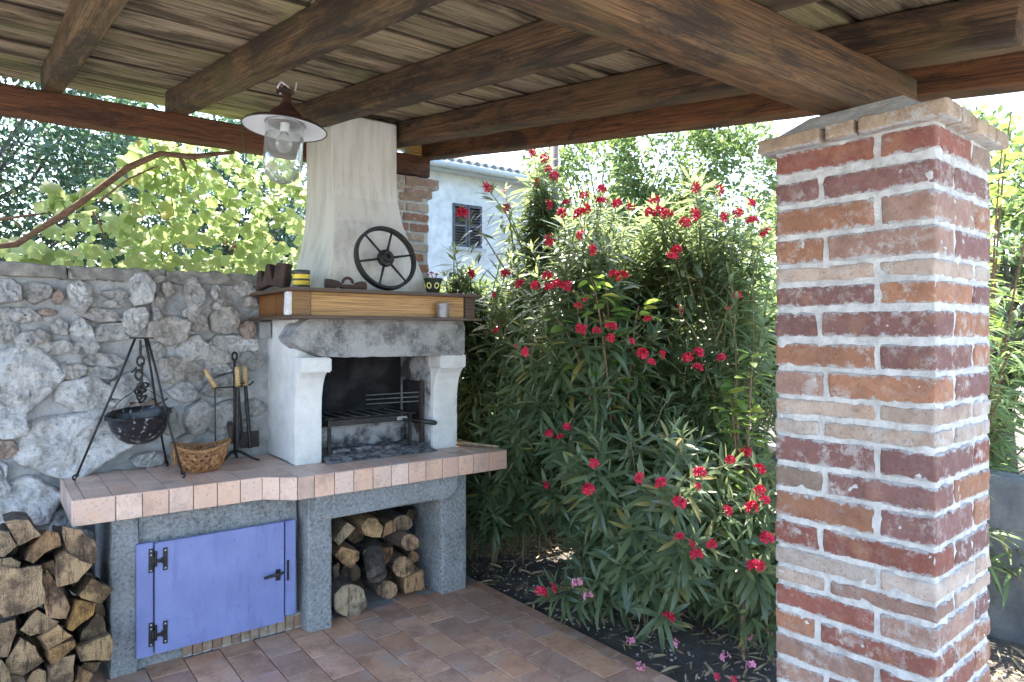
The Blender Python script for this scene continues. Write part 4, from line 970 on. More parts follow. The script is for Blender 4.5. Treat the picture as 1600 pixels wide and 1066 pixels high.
# ================================================================ FIREWOOD
def log(poly,depth,label,group,tilt=(0,0),tint=(1,1,1),round_=False,rough=.006,bark=False,origin=None,cat='log'):
    """poly: list of world points of the sawn end (roughly facing -Y); the log runs back by depth"""
    c=sum(poly,Vector())/len(poly); n=len(poly); pts=[]
    for i in range(n):
        a,b=poly[i],poly[(i+1)%n]; k=max(1,int((b-a).length/.022))
        for q in range(k): pts.append(a.lerp(b,q/k))
    n=len(pts); d=Vector((tilt[0],1,tilt[1])).normalized()*depth; sd=R.random()*50
    V=[];F=[]; m=5
    for p in [c.lerp(q,.0) for q in pts[:1]]: V.append(p+Vector((0,-.004,0)))
    rings=[(.55,-.003,0),(.97,0,0)]+[(1,.006,0)]+[(1,0,(i+1)/m) for i in range(m)]
    for fr,oy,dt in rings:
        for q in pts:
            p=c.lerp(q,fr)+d*dt+Vector((0,oy,0)); nn=Vector((p.x*14,p.y*4,p.z*14+sd)); off=(q-c).normalized()*rough*1.6*mnoise.noise(nn*1.2)
            off.y+=.005*mnoise.noise(Vector((p.x*60,sd,p.z*60))) if dt==0 else 0
            V.append(p+off*(1 if fr>.9 else 0))
    V.append(c+d)
    MI=[]
    for i in range(n): F.append((0,1+i,1+(i+1)%n)); MI.append(0)
    for r_ in range(len(rings)-1):
        for i in range(n): F.append((1+r_*n+i,1+(r_+1)*n+i,1+(r_+1)*n+(i+1)%n,1+r_*n+(i+1)%n)); MI.append(0 if r_<2 else 1)
    L=1+(len(rings)-1)*n
    for i in range(n): F.append((L+i,len(V)-1,L+(i+1)%n)); MI.append(0)
    o_=Vector((c.x,c.y,c.z)); me=bpy.data.meshes.new('log'); me.from_pydata([tuple(v-o_) for v in V],[],F)
    me.materials.append(MT['logend']); me.materials.append(MT['bark' if bark else 'logsplit']); me.polygons.foreach_set('material_index',MI); me.update()
    import bmesh; bm=bmesh.new(); bm.from_mesh(me); bmesh.ops.recalc_face_normals(bm,faces=bm.faces); bm.to_mesh(me); bm.free()
    ob=link('firewood_log',me,None,Matrix.Translation(o_),tint); tag(ob,label,cat,group); return ob
Pc=lambda pts,Y,s,ox,oy:[aY(ox+x/s,oy+y/s,Y) for x,y in pts]
LP=[([(20,245),(80,230),(150,235),(215,320),(100,370),(60,300)],'half round log on top of the left pile, left of the counter corner',(1,.95,.9),1),
([(0,290),(50,295),(95,370),(20,430),(-40,425),(-60,330)],'greyish log at the left end of the top row of the pile',(.85,.85,.85),1),
([(130,440),(160,370),(240,285),(300,300),(320,370),(230,400),(170,465)],'curved brown log arching at the top of the left pile',(.9,.75,.6),0),
([(325,275),(420,290),(480,340),(500,400),(495,465),(430,455),(370,430),(345,400),(318,330)],'big round log directly under the counter corner',(1.1,1,.9),1),
([(290,440),(340,405),(470,465),(400,560),(290,585)],'splintered wedge log just below the big round log',(1.1,1.0,.85),0),
([(-30,440),(60,430),(112,455),(100,480),(-30,495)],'flat log squeezed at the left under the top row',(.8,.8,.75),1),
([(5,480),(110,486),(210,475),(235,660),(140,715),(20,745),(-60,620)],'largest pale splintered log at the left middle of the pile',(1.15,1.08,.98),0),
([(208,530),(240,490),(325,610),(360,690),(340,745),(235,740)],'pale split log with a pointed top in the middle of the pile',(1.15,1.0,.9),0),
([(400,620),(470,540),(580,590),(520,665),(410,640)],'short squarish log poking out towards the grey base wall',(1.0,.88,.65),1),
([(345,790),(390,650),(495,660),(480,720),(370,805)],'yellowish wedge log below the short squarish one',(1.2,.9,.45),0),
([(105,800),(190,700),(300,760),(250,820),(150,835)],'rounded grey log lying flat in the middle of the pile',(.9,.85,.75),1),
([(210,840),(300,780),(375,830),(300,870),(245,905)],'small log with a pale split face right of the rounded grey log',(1.1,.92,.7),0),
([(410,855),(420,800),(495,710),(530,740),(550,820),(480,850)],'dark three sided log at the right side of the pile',(.75,.68,.6),1),
([(400,890),(560,825),(575,880),(560,955),(420,960)],'square ended log at the lower right of the pile by the base wall',(1.0,.9,.7),0),
([(-40,780),(80,745),(92,810),(40,940),(-50,950)],'dark log at the far left below the largest pale log',(.8,.72,.65),1),
([(30,965),(110,840),(185,880),(225,960),(120,1030),(50,1025)],'pale split log at the lower left of the pile',(1.15,1.05,.9),0),
([(245,905),(300,872),(385,850),(390,885),(270,985),(245,960)],'brown log wedged low in the middle of the pile',(.85,.65,.4),0),
([(-60,970),(10,960),(45,1005),(60,1070),(-20,1090)],'log at the bottom left corner of the pile',(.9,.85,.75),1),
([(138,1075),(170,1015),(200,1000),(235,1012),(240,1080),(190,1100)],'splintery upright log end at the bottom of the pile',(1.1,1,.85),0),
([(255,1080),(262,1000),(330,945),(382,932),(375,1060),(320,1095)],'long grey split log at the bottom centre of the pile',(1,.9,.8),0),
([(392,1010),(430,962),(510,965),(500,1010),(440,1030)],'low dark log on the floor beside the base wall',(.6,.55,.4),1),
([(180,470),(275,440),(285,530),(240,520),(205,505)],'small dark log behind the curved one',(.65,.6,.5),1),
([(60,1035),(120,1035),(130,1090),(60,1100)],'thin log at the bottom left of the pile',(.85,.78,.68),0),
([(400,985),(470,1030),(440,1080),(385,1075)],'brown log on the floor under the lower right one',(.8,.62,.45),1)]
for i,(pl,lab,tn_,bk_) in enumerate(LP):
    Y=3.62+R.uniform(-.05,.03)+(.07 if 'behind' in lab or 'dark' in lab else 0)
    log(Pc(pl,Y,3.27,0,740),.36+R.uniform(-.03,.03),lab,'firewood logs piled left of the fireplace',(R.uniform(-.15,.12),R.uniform(-.24,-.10)),tuple(v*1.0 for v in tn_),bark=bool(bk_))
def disc(cx,cy,r,Y,s,ox,oy,n=14,sq=1.0,rot=0): 
    return Pc([(cx+r*math.cos(2*math.pi*k/n+rot)*(1+.05*math.sin(k*2.1)),cy+r*sq*math.sin(2*math.pi*k/n+rot)) for k in range(n)],Y,s,ox,oy)
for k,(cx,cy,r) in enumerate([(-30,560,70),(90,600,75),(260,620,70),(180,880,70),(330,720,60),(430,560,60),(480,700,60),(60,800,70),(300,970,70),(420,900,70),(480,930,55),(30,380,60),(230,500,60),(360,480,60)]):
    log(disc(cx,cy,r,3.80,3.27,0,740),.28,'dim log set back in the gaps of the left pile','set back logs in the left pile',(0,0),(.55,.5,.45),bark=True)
NP=[(disc(255,850,140,3.72,5.33,500,780,18),'wide pale grey stump standing on the floor at the front of the niche',(1.15,1.2,1.25),1,.20),
(disc(560,757,82,3.76,5.33,500,780),'round cracked log end low in the middle of the niche',(1.05,.95,.85),1,.33),
(Pc([(700,665),(850,590),(865,600),(872,760),(710,792)],3.76,5.33,500,780),'square split block at the lower right of the niche',(1.0,.82,.65),0,.3),
(disc(695,570,88,3.78,5.33,500,780),'round log with pale torn face right of centre in the niche',(1.25,1.1,.95),1,.3),
(disc(748,366,72,3.72,5.33,500,780),'neat round log end with rings at the right of the niche',(1.15,1.0,.9),1,.36),
(Pc([(125,470),(180,395),(330,440),(330,500),(260,580),(190,540)],3.76,5.33,500,780),'thick split log at the left of the niche with a brown face',(1.15,.95,.7),0,.34),
(Pc([(110,340),(225,192),(300,240),(160,392)],3.80,5.33,500,780),'pale square log leaning at the upper left of the niche',(1.1,1.1,1.1),0,.3),
(Pc([(345,232),(400,160),(480,158),(530,230),(505,325),(380,308)],3.76,5.33,500,780),'chopped log end at the top middle of the niche',(1.25,1.1,.85),0,.34),
(Pc([(520,330),(545,200),(600,180),(640,262)],3.80,5.33,500,780),'wedge log beside the chopped one at the top of the niche',(.85,.7,.55),0,.3),
(disc(690,200,84,3.82,5.33,500,780,14,.8),'dark bark covered log at the top right of the niche',(.65,.6,.58),1,.3),
(Pc([(508,435),(530,412),(605,405),(600,480),(545,550),(520,520)],3.84,5.33,500,780),'small reddish log in the centre of the niche',(.85,.62,.5),0,.28),
(disc(400,452,42,3.86,5.33,500,780),'thin dark log end in the centre left of the niche',(.5,.5,.5),1,.3),
(disc(780,480,45,3.86,5.33,500,780),'thin brown log end behind the round ones at the right of the niche',(.8,.6,.45),1,.3),
(Pc([(110,560),(160,530),(170,640),(120,680)],3.86,5.33,500,780),'dark log at the left edge of the niche',(.5,.5,.5),1,.25),
(disc(260,610,80,3.90,5.33,500,780),'dark log behind the stump in the niche',(.4,.4,.4),1,.25),
(disc(620,640,60,3.95,5.33,500,780),'hidden log behind the torn round one',(.4,.4,.4),1,.2)]
for pl,lab,tn_,bk_,dp in NP: log(pl,dp,lab,'firewood logs in the niche under the counter',(R.uniform(-.05,.05),.03),tn_,bark=bool(bk_))
a=aY(582,862,3.99); b=aY(590,902,3.70)
o=MB().tube([aY(578,850,4.05),aY(583,868,3.86),aY(589,898,3.70),aY(590,900,3.695)],[.062,.064,.060,.050],14).build('firewood_log',MT['bark'],None,smooth=False); tag(o,'dark barked round log sloping down towards the floor in the niche','log','firewood logs in the niche under the counter')
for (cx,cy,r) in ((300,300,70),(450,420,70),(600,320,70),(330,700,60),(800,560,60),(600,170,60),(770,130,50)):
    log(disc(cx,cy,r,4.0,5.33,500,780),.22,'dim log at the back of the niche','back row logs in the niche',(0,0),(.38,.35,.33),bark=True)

# ================================================================ GARDEN WALLS, HOUSE, POLE
def gwall(x0,x1,y0,y1,z0,z1,lab,seed):
    me=subbox(x1-x0,y1-y0,z1-z0,max(3,int((x1-x0)/.15)),max(3,int((y1-y0)/.15)),6,.02,.015,seed); me.materials.append(MT['greywall']); o=link('garden_wall',me,None,T3((x0+x1)/2,(y0+y1)/2,(z0+z1)/2)); tag(o,lab,'wall')
gwall(2.62,4.60,4.62,4.85,-.1,1.28,'low grey rendered wall behind the oleanders and beside the fireplace',3)
gwall(4.42,4.64,-2.5,4.62,-.1,.86,'low grey rendered wall along the right edge of the planting bed',5)
def house():
    h=thing('neighbour_house','pale blue-grey rendered house with dark louvred shutters behind the oleanders','house'); Y=12.0
    X0,X1=5.9,9.95; ze=5.05
    # wall with a real window opening
    wx0,wx1,wz0,wz1=7.62,8.36,3.47,4.37
    mb=MB()
    for a,b,c,d in ((X0,wx0,0,ze),(wx1,X1,0,ze),(wx0,wx1,0,wz0),(wx0,wx1,wz1,ze)): mb.box(a,b,Y,Y+.3,c,d)
    mb.box(X0,X1,Y+.3,Y+6,0,ze).build('wall',MT['housewall'],h)
    wd=MB().box(wx0,wx1,Y+.10,Y+.12,wz0,wz1).build('window',MT['tinblack'],h)
    for a,b in ((wx0+.005,(wx0+wx1)/2-.01),((wx0+wx1)/2+.01,wx1-.005)):
        f=MB().box(a,a+.05,Y-.02,Y+.02,wz0,wz1).box(b-.05,b,Y-.02,Y+.02,wz0,wz1).box(a+.05,b-.05,Y-.02,Y+.02,wz0,wz0+.06).box(a+.05,b-.05,Y-.02,Y+.02,wz1-.06,wz1).box(a+.05,b-.05,Y-.018,Y+.018,(wz0+wz1)/2-.03,(wz0+wz1)/2+.03).build('shutter',MT['shutter'],h)
        z=wz0+.09
        while z<wz1-.08:
            MB().box(a+.05,b-.05,-.022,.022,-.004,.004).build('slat',MT['shutter'],f).matrix_basis=T3(0,Y,z)@Matrix.Rotation(rad(-35),4,'X'); z+=.058
    MB().box(wx0-.08,wx1+.08,Y-.06,Y-.001,wz0-.07,wz0-.001).build('sill',MT['gutter'],wd)
    MB().tube([(9.75,Y-.09,0),(9.75,Y-.09,ze-.1)],.05,8).build('downpipe',MT['gutter'],h)
    rf=MB().add([(X0-.3,Y-.35,ze+.02),(X1+.25,Y-.35,ze+.02),(X1+.25,Y+3.2,ze+1.25),(X0-.3,Y+3.2,ze+1.25),(X0-.3,Y-.35,ze+.05),(X1+.25,Y-.35,ze+.05),(X1+.25,Y+3.2,ze+1.28),(X0-.3,Y+3.2,ze+1.28)],[(3,2,1,0),(4,5,6,7),(0,1,5,4),(1,2,6,5),(2,3,7,6),(3,0,4,7)]).build('roof',MT['roofsheet'],h)
    x=X0-.25
    while x<X1+.2:
        p0=Vector((x,Y-.40,ze+.07)); p1=Vector((x,Y+3.2,ze+1.31)); MB().tube([p0,p1],.075,8).build('tile_row',MT['roofsheet'],rf); x+=.21
    MB().tube([(X0-.3,Y-.42,ze-.02),(X1+.2,Y-.42,ze-.02)],.07,10).build('gutter',MT['gutter'],h,smooth=True)
    MB().box(X0,X1,Y-.30,Y-.002,ze-.09,ze-.05).build('eaves_board',MT['gutter'],h)
    set_base(h,(8,Y,0))
house()
p=aY(866,240,7.0); o=MB().tube([(p.x,7.0,-.1),(p.x,7.0,p.z+.6)],.055,10).build('brown_pole',MT['pipe'],None,smooth=True); tag(o,'straight brown pole rising behind the tallest red oleander blooms','pole')

# ================================================================ VEGETATION
RN=np.random.default_rng(5)
# unit leaves: x = along the leaf (0..1), y = width, z = normal
def lance(w,bend=.12,fold=.25,n=4):
    V=[];F=[]
    for i in range(n+1):
        t=i/n; ww=w*math.sin(math.pi*min(1,(t*.92+.04)))**.7*(1 if 0<i<n else .12); zz=-bend*t*t
        V+=[(t,-ww,zz+fold*ww),(t,0,zz),(t,ww,zz+fold*ww)]
    for i in range(n):
        a=i*3; F+=[(a,a+3,a+4,a+1),(a+1,a+4,a+5,a+2)]
    return V,F
OL=[lance(.076,.10),lance(.084,.26),lance(.070,.02),lance(.078,.42)]
BAM=[lance(.045,.3),lance(.05,.5)]
def palm():
    out=[(0,0),(.06,-.30),(.24,-.50),(.36,-.38),(.55,-.52),(.66,-.30),(.80,-.22),(1.0,0),(.80,.22),(.66,.30),(.55,.52),(.36,.38),(.24,.50),(.06,.30)]
    V=[(.38,0,-.03)]+[(x,y,.07*math.sin(x*5+y*4)-.32*abs(y)) for x,y in out]; F=[(0,i+1,(i+1)%len(out)+1) for i in range(len(out))]
    return V,F
VN=[palm()]
def oval(w=.28,b=.15):
    out=[(0,0),(.12,-.6*w),(.35,-w),(.65,-.85*w),(.88,-.4*w),(1,0),(.88,.4*w),(.65,.85*w),(.35,w),(.12,.6*w)]
    V=[(.45,0,-.06)]+[(x,y,.25*abs(y)-b*x*x) for x,y in out]; return V,[(0,i+1,(i+1)%10+1) for i in range(10)]
OV=[oval(),oval(.24,.3)]
def small():
    return [(0,0,0),(.5,-.25,.06),(1,0,-.1),(.5,.25,.06)],[(0,1,2,3)]
SM=[small()]
def leafM(p,d,up,L,W=None):
    d=Vector(d).normalized(); return basis(p,d,up,(L,W or L,L))
def shared(shapes,mat):
    out=[]
    for V,F in shapes:
        me=bpy.data.meshes.new('leaf'); me.from_pydata(V,[],F); me.materials.append(mat); me.polygons.foreach_set('use_smooth',[True]*len(F)); me.update(); out.append(me)
    return out
CAMP=Vector((0,0,EYE))
def foliage(parent,shapes,mat,leaves,nparts,name='leaf',base=Vector((0,0,0))):
    """leaves: list of (shape index, Matrix). The nearest are separate parts, the rest one merged part"""
    leaves=sorted(leaves,key=lambda q:(q[1].translation-CAMP).length)
    me=shared(shapes,mat)
    for si,M in leaves[:nparts]: link(name,me[si],parent,M)
    rest=leaves[nparts:]
    if rest: merged('foliage',[(shapes[k][0],shapes[k][1],[np.array(M) for si,M in rest if si==k]) for k in range(len(shapes))],mat,parent,smooth=True)

# flower meshes
def flower_mesh(mat,n=4,seed=0):
    rr=random.Random(seed); mb=MB()
    for q in range(n):
        d=Vector((rr.uniform(-1,1),rr.uniform(-1,1),rr.uniform(-.4,1))).normalized(); c=d*(.020 if n>1 else 0)
        B=basis(c,d.orthogonal(),d)
        for k in range(5):
            a=2*math.pi*k/5; Mx=B@Matrix.Rotation(a,4,'Z'); L=.023*rr.uniform(.85,1.1)
            pts=[(0,0,0),(L*.5,-L*.30,.006),(L*.95,-L*.42,.007),(L*1.1,L*.05,.004),(L*.85,L*.38,.009),(L*.45,L*.25,.007)]
            mb.add([Mx@Vector(p_) for p_ in pts],[(0,1,2,3),(0,3,4,5)])
        mb.tube([c-d*.02,c],[.002,.004],5,caps=False)
    return mb.mesh('flower',mat)
FL=[flower_mesh(MT['petal'],n,s) for n,s in ((1,1),(3,2),(5,3),(7,4),(6,5))]
PK=[flower_mesh(MT['pink'],3,8)]

# oleander bushes: canopy ellipsoids with stems from the ground
SH=[dict(nm='front',lab='dark green oleander nearest the patio edge with a few red blooms low down',b=(3.05,2.75,0),c=(3.00,2.65,.62),r=(.52,.62,.66),n=150),
    dict(nm='mid',lab='tall oleander behind the low front one, full of red flowers at its top',b=(3.35,3.45,0),c=(3.35,3.40,1.48),r=(.74,.62,1.10),n=230),
    dict(nm='left',lab='oleander crowding against the right side of the fireplace',b=(3.02,4.10,0),c=(3.02,3.92,1.22),r=(.44,.48,.98),n=170),
    dict(nm='chim',lab='small oleander shoots pushing up beside the right end of the mantel',b=(2.85,4.38,0),c=(2.80,4.30,1.60),r=(.24,.20,.66),n=60),
    dict(nm='tall',lab='slender oleander rising highest, its blooms in front of the brown pole',b=(3.45,4.05,0),c=(3.45,4.10,1.95),r=(.30,.30,1.12),n=95),
    dict(nm='right',lab='oleander by the brick pillar with red clusters at mid height',b=(3.55,2.60,0),c=(3.78,2.95,1.45),r=(.52,.60,1.30),n=200),
    dict(nm='rear',lab='oleander at the back below the pale sky with crimson tops',b=(3.95,4.10,0),c=(4.0,4.10,1.65),r=(.62,.50,1.12),n=170),
    dict(nm='low',lab='low oleander between the front bush and the brick pillar',b=(3.35,2.15,0),c=(3.27,2.20,.52),r=(.42,.42,.48),n=80)]
FP3=[(222,258,1),(290,272,0),(120,368,3),(303,345,1),(410,115,1),(455,140,3),(470,185,3),(495,215,3),(430,235,1),(560,268,0),(545,325,3),(530,370,1),(605,375,2),(625,350,1),(620,295,2),(690,270,3),(690,320,2),(755,330,3),(815,345,3),(935,360,4),(905,365,3),(970,375,2),(915,315,2),(1040,410,3),(1080,375,1),(1085,262,1),(1180,275,1),(1315,330,2),(1320,405,2),(1215,380,1),(1260,372,2),(1375,450,2),(485,480,1),(470,330,1),(610,462,1),(290,620,3),(360,665,2),(420,670,3),(470,630,2),(480,675,2),(510,665,2),(550,670,4),(740,625,3),(775,635,2),(630,722,1),(595,755,2),(1010,520,2),(990,545,3),(1015,770,1),(1255,715,1),(1220,765,0),(880,810,2),(605,845,1),(625,852,1),(670,858,3),(730,840,2),(730,885,4),(808,903,2),(860,950,4),(893,990,2),(952,955,1),(1050,970,4),(1100,950,3),(1095,1015,2),(1190,970,4),(645,520,1),(385,945,1),(340,920,0),(270,855,1),(250,710,1),(140,620,1)]
FP4=[(335,255,3),(393,235,3),(372,270,2),(482,358,1),(322,425,1),(467,440,3),(635,400,1),(702,422,2),(823,385,3),(923,345,3),(985,322,2),(1020,377,2),(810,430,1),(755,480,4),(1028,445,3),(1045,475,3),(1003,500,3),(912,508,1),(1050,600,2),(760,595,2),(788,618,1),(860,618,3),(810,652,3),(1025,690,3),(1010,690,3),(315,775,2),(350,760,1),(720,855,2),(435,745,-1),(470,785,-1)]
FPX_=[(680+x/2.665,200+y/2.665,k) for x,y,k in FP3]+[(700+x/2.106,560+y/2.106,k) for x,y,k in FP4]
def hit(px,py):
    d=Vector(ray(px,py)).normalized(); best=None
    for i,s in enumerate(SH):
        for grow in (1.0,):
            c=Vector(s['c']); r_=Vector(s['r'])*grow; o=CAMP-c
            oo=Vector((o.x/r_.x,o.y/r_.y,o.z/r_.z)); dd=Vector((d.x/r_.x,d.y/r_.y,d.z/r_.z))
            A=dd.dot(dd);B=oo.dot(dd);C_=oo.dot(oo)-1; D=B*B-A*C_
            if D>0:
                t=(-B-math.sqrt(D))/A
                if t>0 and (best is None or t<best[0]): best=(t,i)
    if best is None:   # nearest approach to an ellipsoid axis
        bb=None
        for i,s in enumerate(SH):
            c=Vector(s['c']); t=(c-CAMP).dot(d); p=CAMP+d*t-c; q=math.sqrt((p.x/s['r'][0])**2+(p.y/s['r'][1])**2+(p.z/s['r'][2])**2)
            if bb is None or q<bb[0]: bb=(q,t,i)
        best=(bb[1],bb[2])
    return CAMP+d*best[0],best[1]
fl_by=[[] for _ in SH]
for px,py,k in FPX_:
    p,i=hit(px,py); fl_by[i].append((p,k))
def stem_curve(b,tip,n=7):
    b=Vector(b); h=tip.z-b.z; out=tip-b; pts=[]
    c1=b+Vector((out.x*.15,out.y*.15,h*.5)); c2=b+Vector((out.x*.62,out.y*.62,h*.90+.05))
    for i in range(n+1):
        t=i/n; pts.append(b*(1-t)**3+c1*3*t*(1-t)**2+c2*3*t*t*(1-t)+tip*t**3)
    return pts
for si,s in enumerate(SH):
    t=thing('oleander_bush',s['lab'],'shrub','oleander bushes'); c=Vector(s['c']); r_=s['r']
    tips=[]
    while len(tips)<s['n']:
        d=Vector((R.gauss(0,1),R.gauss(0,1),R.gauss(0,1)+.15)).normalized(); q=R.uniform(.45,1.08)**.7
        p=c+Vector((d.x*r_[0]*q,d.y*r_[1]*q,d.z*r_[2]*q))
        if p.z<.22 or p.x<2.52+ (.2 if p.z>.8 and p.y>3.4 else 0) or p.y>4.55 and p.z<1.35: continue
        if p.y>4.5: continue
        tips.append((p,None))
    for p,k in fl_by[si]: tips.append((p,k))
    smb=MB(); leaves=[]; nb=10; bs=[Vector((s['b'][0]+R.uniform(-.2,.2),s['b'][1]+R.uniform(-.2,.2),-.03)) for _ in range(nb)]
    for p,k in tips:
        b=R.choice(bs); crv=stem_curve(b,p); full=(R.random()<.16)
        st_=crv if full else crv[5:]
        smb.tube(st_,[.0065-.0042*i/(len(st_)-1) for i in range(len(st_))],5,caps=False)
        # leaves along the last part
        L=0; seg=[]; Lw=R.uniform(.36,.62)*(1.0 if p.z>.6 else .6)
        pts=[crv[-1]]; rem=Lw; j=len(crv)-1; axis=(crv[-1]-crv[-3]).normalized(); axis=(axis+Vector((0,0,.35))).normalized()
        nw=int(Lw/.038); ph=R.uniform(0,6)
        for w_ in range(nw):
            dist=w_*.038; q=p-axis*dist*.35+(crv[-4]-p).normalized()*dist*.65
            ph+=1.1; op=rad(22+58*min(1,(w_+.5)/4)+R.uniform(-10,10)); ll=R.uniform(.125,.195)*(.55 if w_==0 else .8 if w_==1 else 1)
            for m_ in range(3 if w_<8 else 2):
                a=ph+m_*2.094+R.uniform(-.2,.2); o1=axis.orthogonal().normalized(); o2=axis.cross(o1)
                d=axis*math.cos(op)+(o1*math.cos(a)+o2*math.sin(a))*math.sin(op)
                d.z-=.10+.012*w_; d.normalize()
                leaves.append((R.randrange(4),leafM(q,d,axis,ll,ll*R.uniform(.95,1.25))))
        if k is not None:
            me=PK[0] if k<0 else FL[k]; tc=(CAMP-p).normalized()
            pp=p+axis*.02+tc*.05; link('flower_cluster',me,t,T3(*pp)@Matrix.Rotation(R.uniform(0,6),4,'Z')@Matrix.Rotation(R.uniform(-.5,.5),4,'X')@Matrix.Scale((1.0 if k else .8)*R.uniform(.78,1.12)*(1.18 if p.z>1.9 else .95),4))
            smb.tube([p,pp],.002,4,caps=False)
    smb.build('stems',MT['stemgreen'],t)
    foliage(t,OL,MT['oleander'],leaves,250)
    set_base(t,s['b'])

# generic bush / tree of leaves in lumps
def crown_leaves(blobs,n,L,ns,droop=.2,up=.6,jit=.35,shell=.55):
    vol=[b[3]*b[4]*b[5] for b in blobs]; tot=sum(vol); out=[]
    for bl,v in zip(blobs,vol):
        k=int(n*v/tot)
        d=RN.normal(size=(k,3)); d/=np.linalg.norm(d,axis=1)[:,None]; q=RN.uniform(shell**3,1.15,k)**(1/3)
        p=np.array(bl[:3])+d*np.array(bl[3:])*q[:,None]
        # clumps
        cl=np.array([mnoise.noise(Vector(x)*2.6) for x in p.tolist()]); keep=cl>-.12
        for pp,dd in zip(p[keep].tolist(),d[keep].tolist()):
            a=Vector(dd)+Vector((R.gauss(0,.6),R.gauss(0,.6),R.gauss(0,.5)-droop)); u=Vector((R.gauss(0,jit),R.gauss(0,jit),up+R.gauss(0,jit)))
            l_=L*R.uniform(.7,1.25); out.append((R.randrange(ns),leafM(pp,a,u,l_)))
    return out
def tree(name,lab,group,base,trunk_r,blobs,n,L,shapes,mat,trunk_h,limbs=7,cat='tree'):
    t=thing(name,lab,cat,group); b=Vector(base); mb=MB(); top=b+Vector((R.uniform(-.1,.1),R.uniform(-.1,.1),trunk_h))
    mb.tube([b,b.lerp(top,.5)+Vector((.05,.03,0)),top],[trunk_r,trunk_r*.8,trunk_r*.6],9)
    for bl in blobs:
        c=Vector(bl[:3])
        for q in range(limbs):
            e=c+Vector((R.uniform(-.8,.8)*bl[3],R.uniform(-.8,.8)*bl[4],R.uniform(-.3,.8)*bl[5])); m_=top.lerp(e,.5)+Vector((0,0,-.08*(e-top).length)); s0=b.lerp(top,R.uniform(.55,1))
            mb.tube([s0,s0.lerp(m_,.5)+Vector((R.uniform(-.1,.1),R.uniform(-.1,.1),.05)),m_,m_.lerp(e,.5)+Vector((R.uniform(-.15,.15),R.uniform(-.1,.1),.08)),e],[trunk_r*.26,trunk_r*.20,trunk_r*.14,trunk_r*.08,trunk_r*.03],5,caps=False)
    mb.build('trunk',MT['trunk'],t)
    merged('crown',[(shapes[k][0],shapes[k][1],[np.array(M) for si,M in LL if si==k]) for LL in [crown_leaves(blobs,n,L,len(shapes))] for k in range(len(shapes))],mat,t)
    set_base(t,base)
tree('garden_tree','dense blue-green small leaved tree filling the view left of the grapevine','trees behind the stone wall',(-.9,7.3,0),.14,[(-1.6,7.4,3.0,1.5,.9,1.9),(-.1,7.5,3.2,1.3,.8,1.9),(.9,7.7,2.4,1.0,.7,1.5),(-.6,7.2,5.0,1.8,1.0,1.3),(-2.2,8.3,3.5,1.5,.6,2.2),(.2,8.5,3.5,1.6,.6,2.2)],90000,.078,SM,MT['treeA'],2.0)
tree('garden_tree','blue-green tree further back seen through the grapevine beside the hood','trees behind the stone wall',(2.6,8.6,0),.15,[(2.0,8.6,2.6,1.3,.8,1.7),(3.3,8.9,3.4,1.3,.8,1.4),(2.9,8.7,1.6,1.5,.8,1.3),(2.0,9.4,3.6,1.6,.5,1.6)],40000,.085,SM,MT['treeA'],2.0)
tree('leafy_tree','airy light green tree in the sky between the oleanders and the pillar','trees beyond the garden',(9.2,8.6,0),.16,[(8.6,8.8,4.2,1.1,.9,1.2),(9.9,8.2,4.7,1.2,1.0,1.2),(9.3,8.4,3.1,1.5,1.1,1.1),(10.9,7.6,4.2,1.2,1.0,1.5),(8.0,9.2,4.9,.6,.6,.5)],24000,.13,SM,MT['treeB'],2.6)
tree('leafy_tree','broad light green tree at the far right behind the pillar','trees beyond the garden',(8.6,2.6,0),.14,[(8.4,2.2,2.2,1.2,1.1,1.4),(9.2,3.4,2.9,1.2,1.2,1.4),(9.4,1.2,1.8,1.2,1.0,1.4),(9.6,4.8,2.6,1.1,1.2,1.5)],26000,.12,SM,MT['treeB'],1.8)
tree('leafy_tree','sunlit green tree low behind the oleanders by the grey wall','trees beyond the garden',(5.9,5.9,0),.10,[(5.6,6.1,1.5,1.0,.7,1.0),(6.6,5.0,1.6,.9,.8,1.0),(4.6,6.8,1.4,.9,.6,.9),(7.4,4.1,1.4,.8,.8,.9)],26000,.10,OV,MT['treeB'],1.2)
# broad leaved shoots among the oleanders
def broad(lab,base,tips,n,L,cat='shrub',mat='broad',shapes=OV,nm='broadleaf_shoot',group=None,parts=250):
    t=thing(nm,lab,cat,group); mb=MB(); lv=[]
    for tp in tips:
        tp=Vector(tp); crv=stem_curve(base,tp,9); mb.tube(crv,[.012-.009*i/9 for i in range(10)],6,caps=False)
        for q in range(n):
            f=R.uniform(.45,1.0)*9; i=min(8,int(f)); p=crv[i].lerp(crv[i+1],f-i); a=R.uniform(0,6.28); d=Vector((math.cos(a),math.sin(a),R.uniform(-.3,.4)))
            lv.append((R.randrange(len(shapes)),leafM(p+d*.03,d,Vector((R.gauss(0,.3),R.gauss(0,.3),1)),L*R.uniform(.7,1.2))))
    mb.build('stems',MT['vinewood'],t); foliage(t,shapes,MT[mat],lv,parts); set_base(t,base)
broad('arching shoot with broad bright green leaves between the oleanders',(3.15,3.0,0),[(2.75,2.85,1.98),(2.95,2.95,2.02),(3.1,2.8,1.82),(2.70,3.1,1.75)],26,.11)
broad('dark bare branch with rounded green leaves slanting beside the pillar',(3.05,2.05,0),[(3.45,2.25,1.55),(3.55,2.45,1.40),(3.30,2.3,1.30)],34,.085)
broad('leafy twig hanging near the top right corner of the pillar',(6.2,2.0,0),[(4.55,1.38,2.75),(4.75,1.40,2.95),(4.5,1.5,2.6),(4.9,1.2,2.8)],26,.10)
def bamboo(lab,base,tips,n):
    broad(lab,base,tips,n,.17,mat='bamboo',shapes=BAM,nm='bamboo_clump',group='bamboo like shrubs beyond the pillar',parts=120)
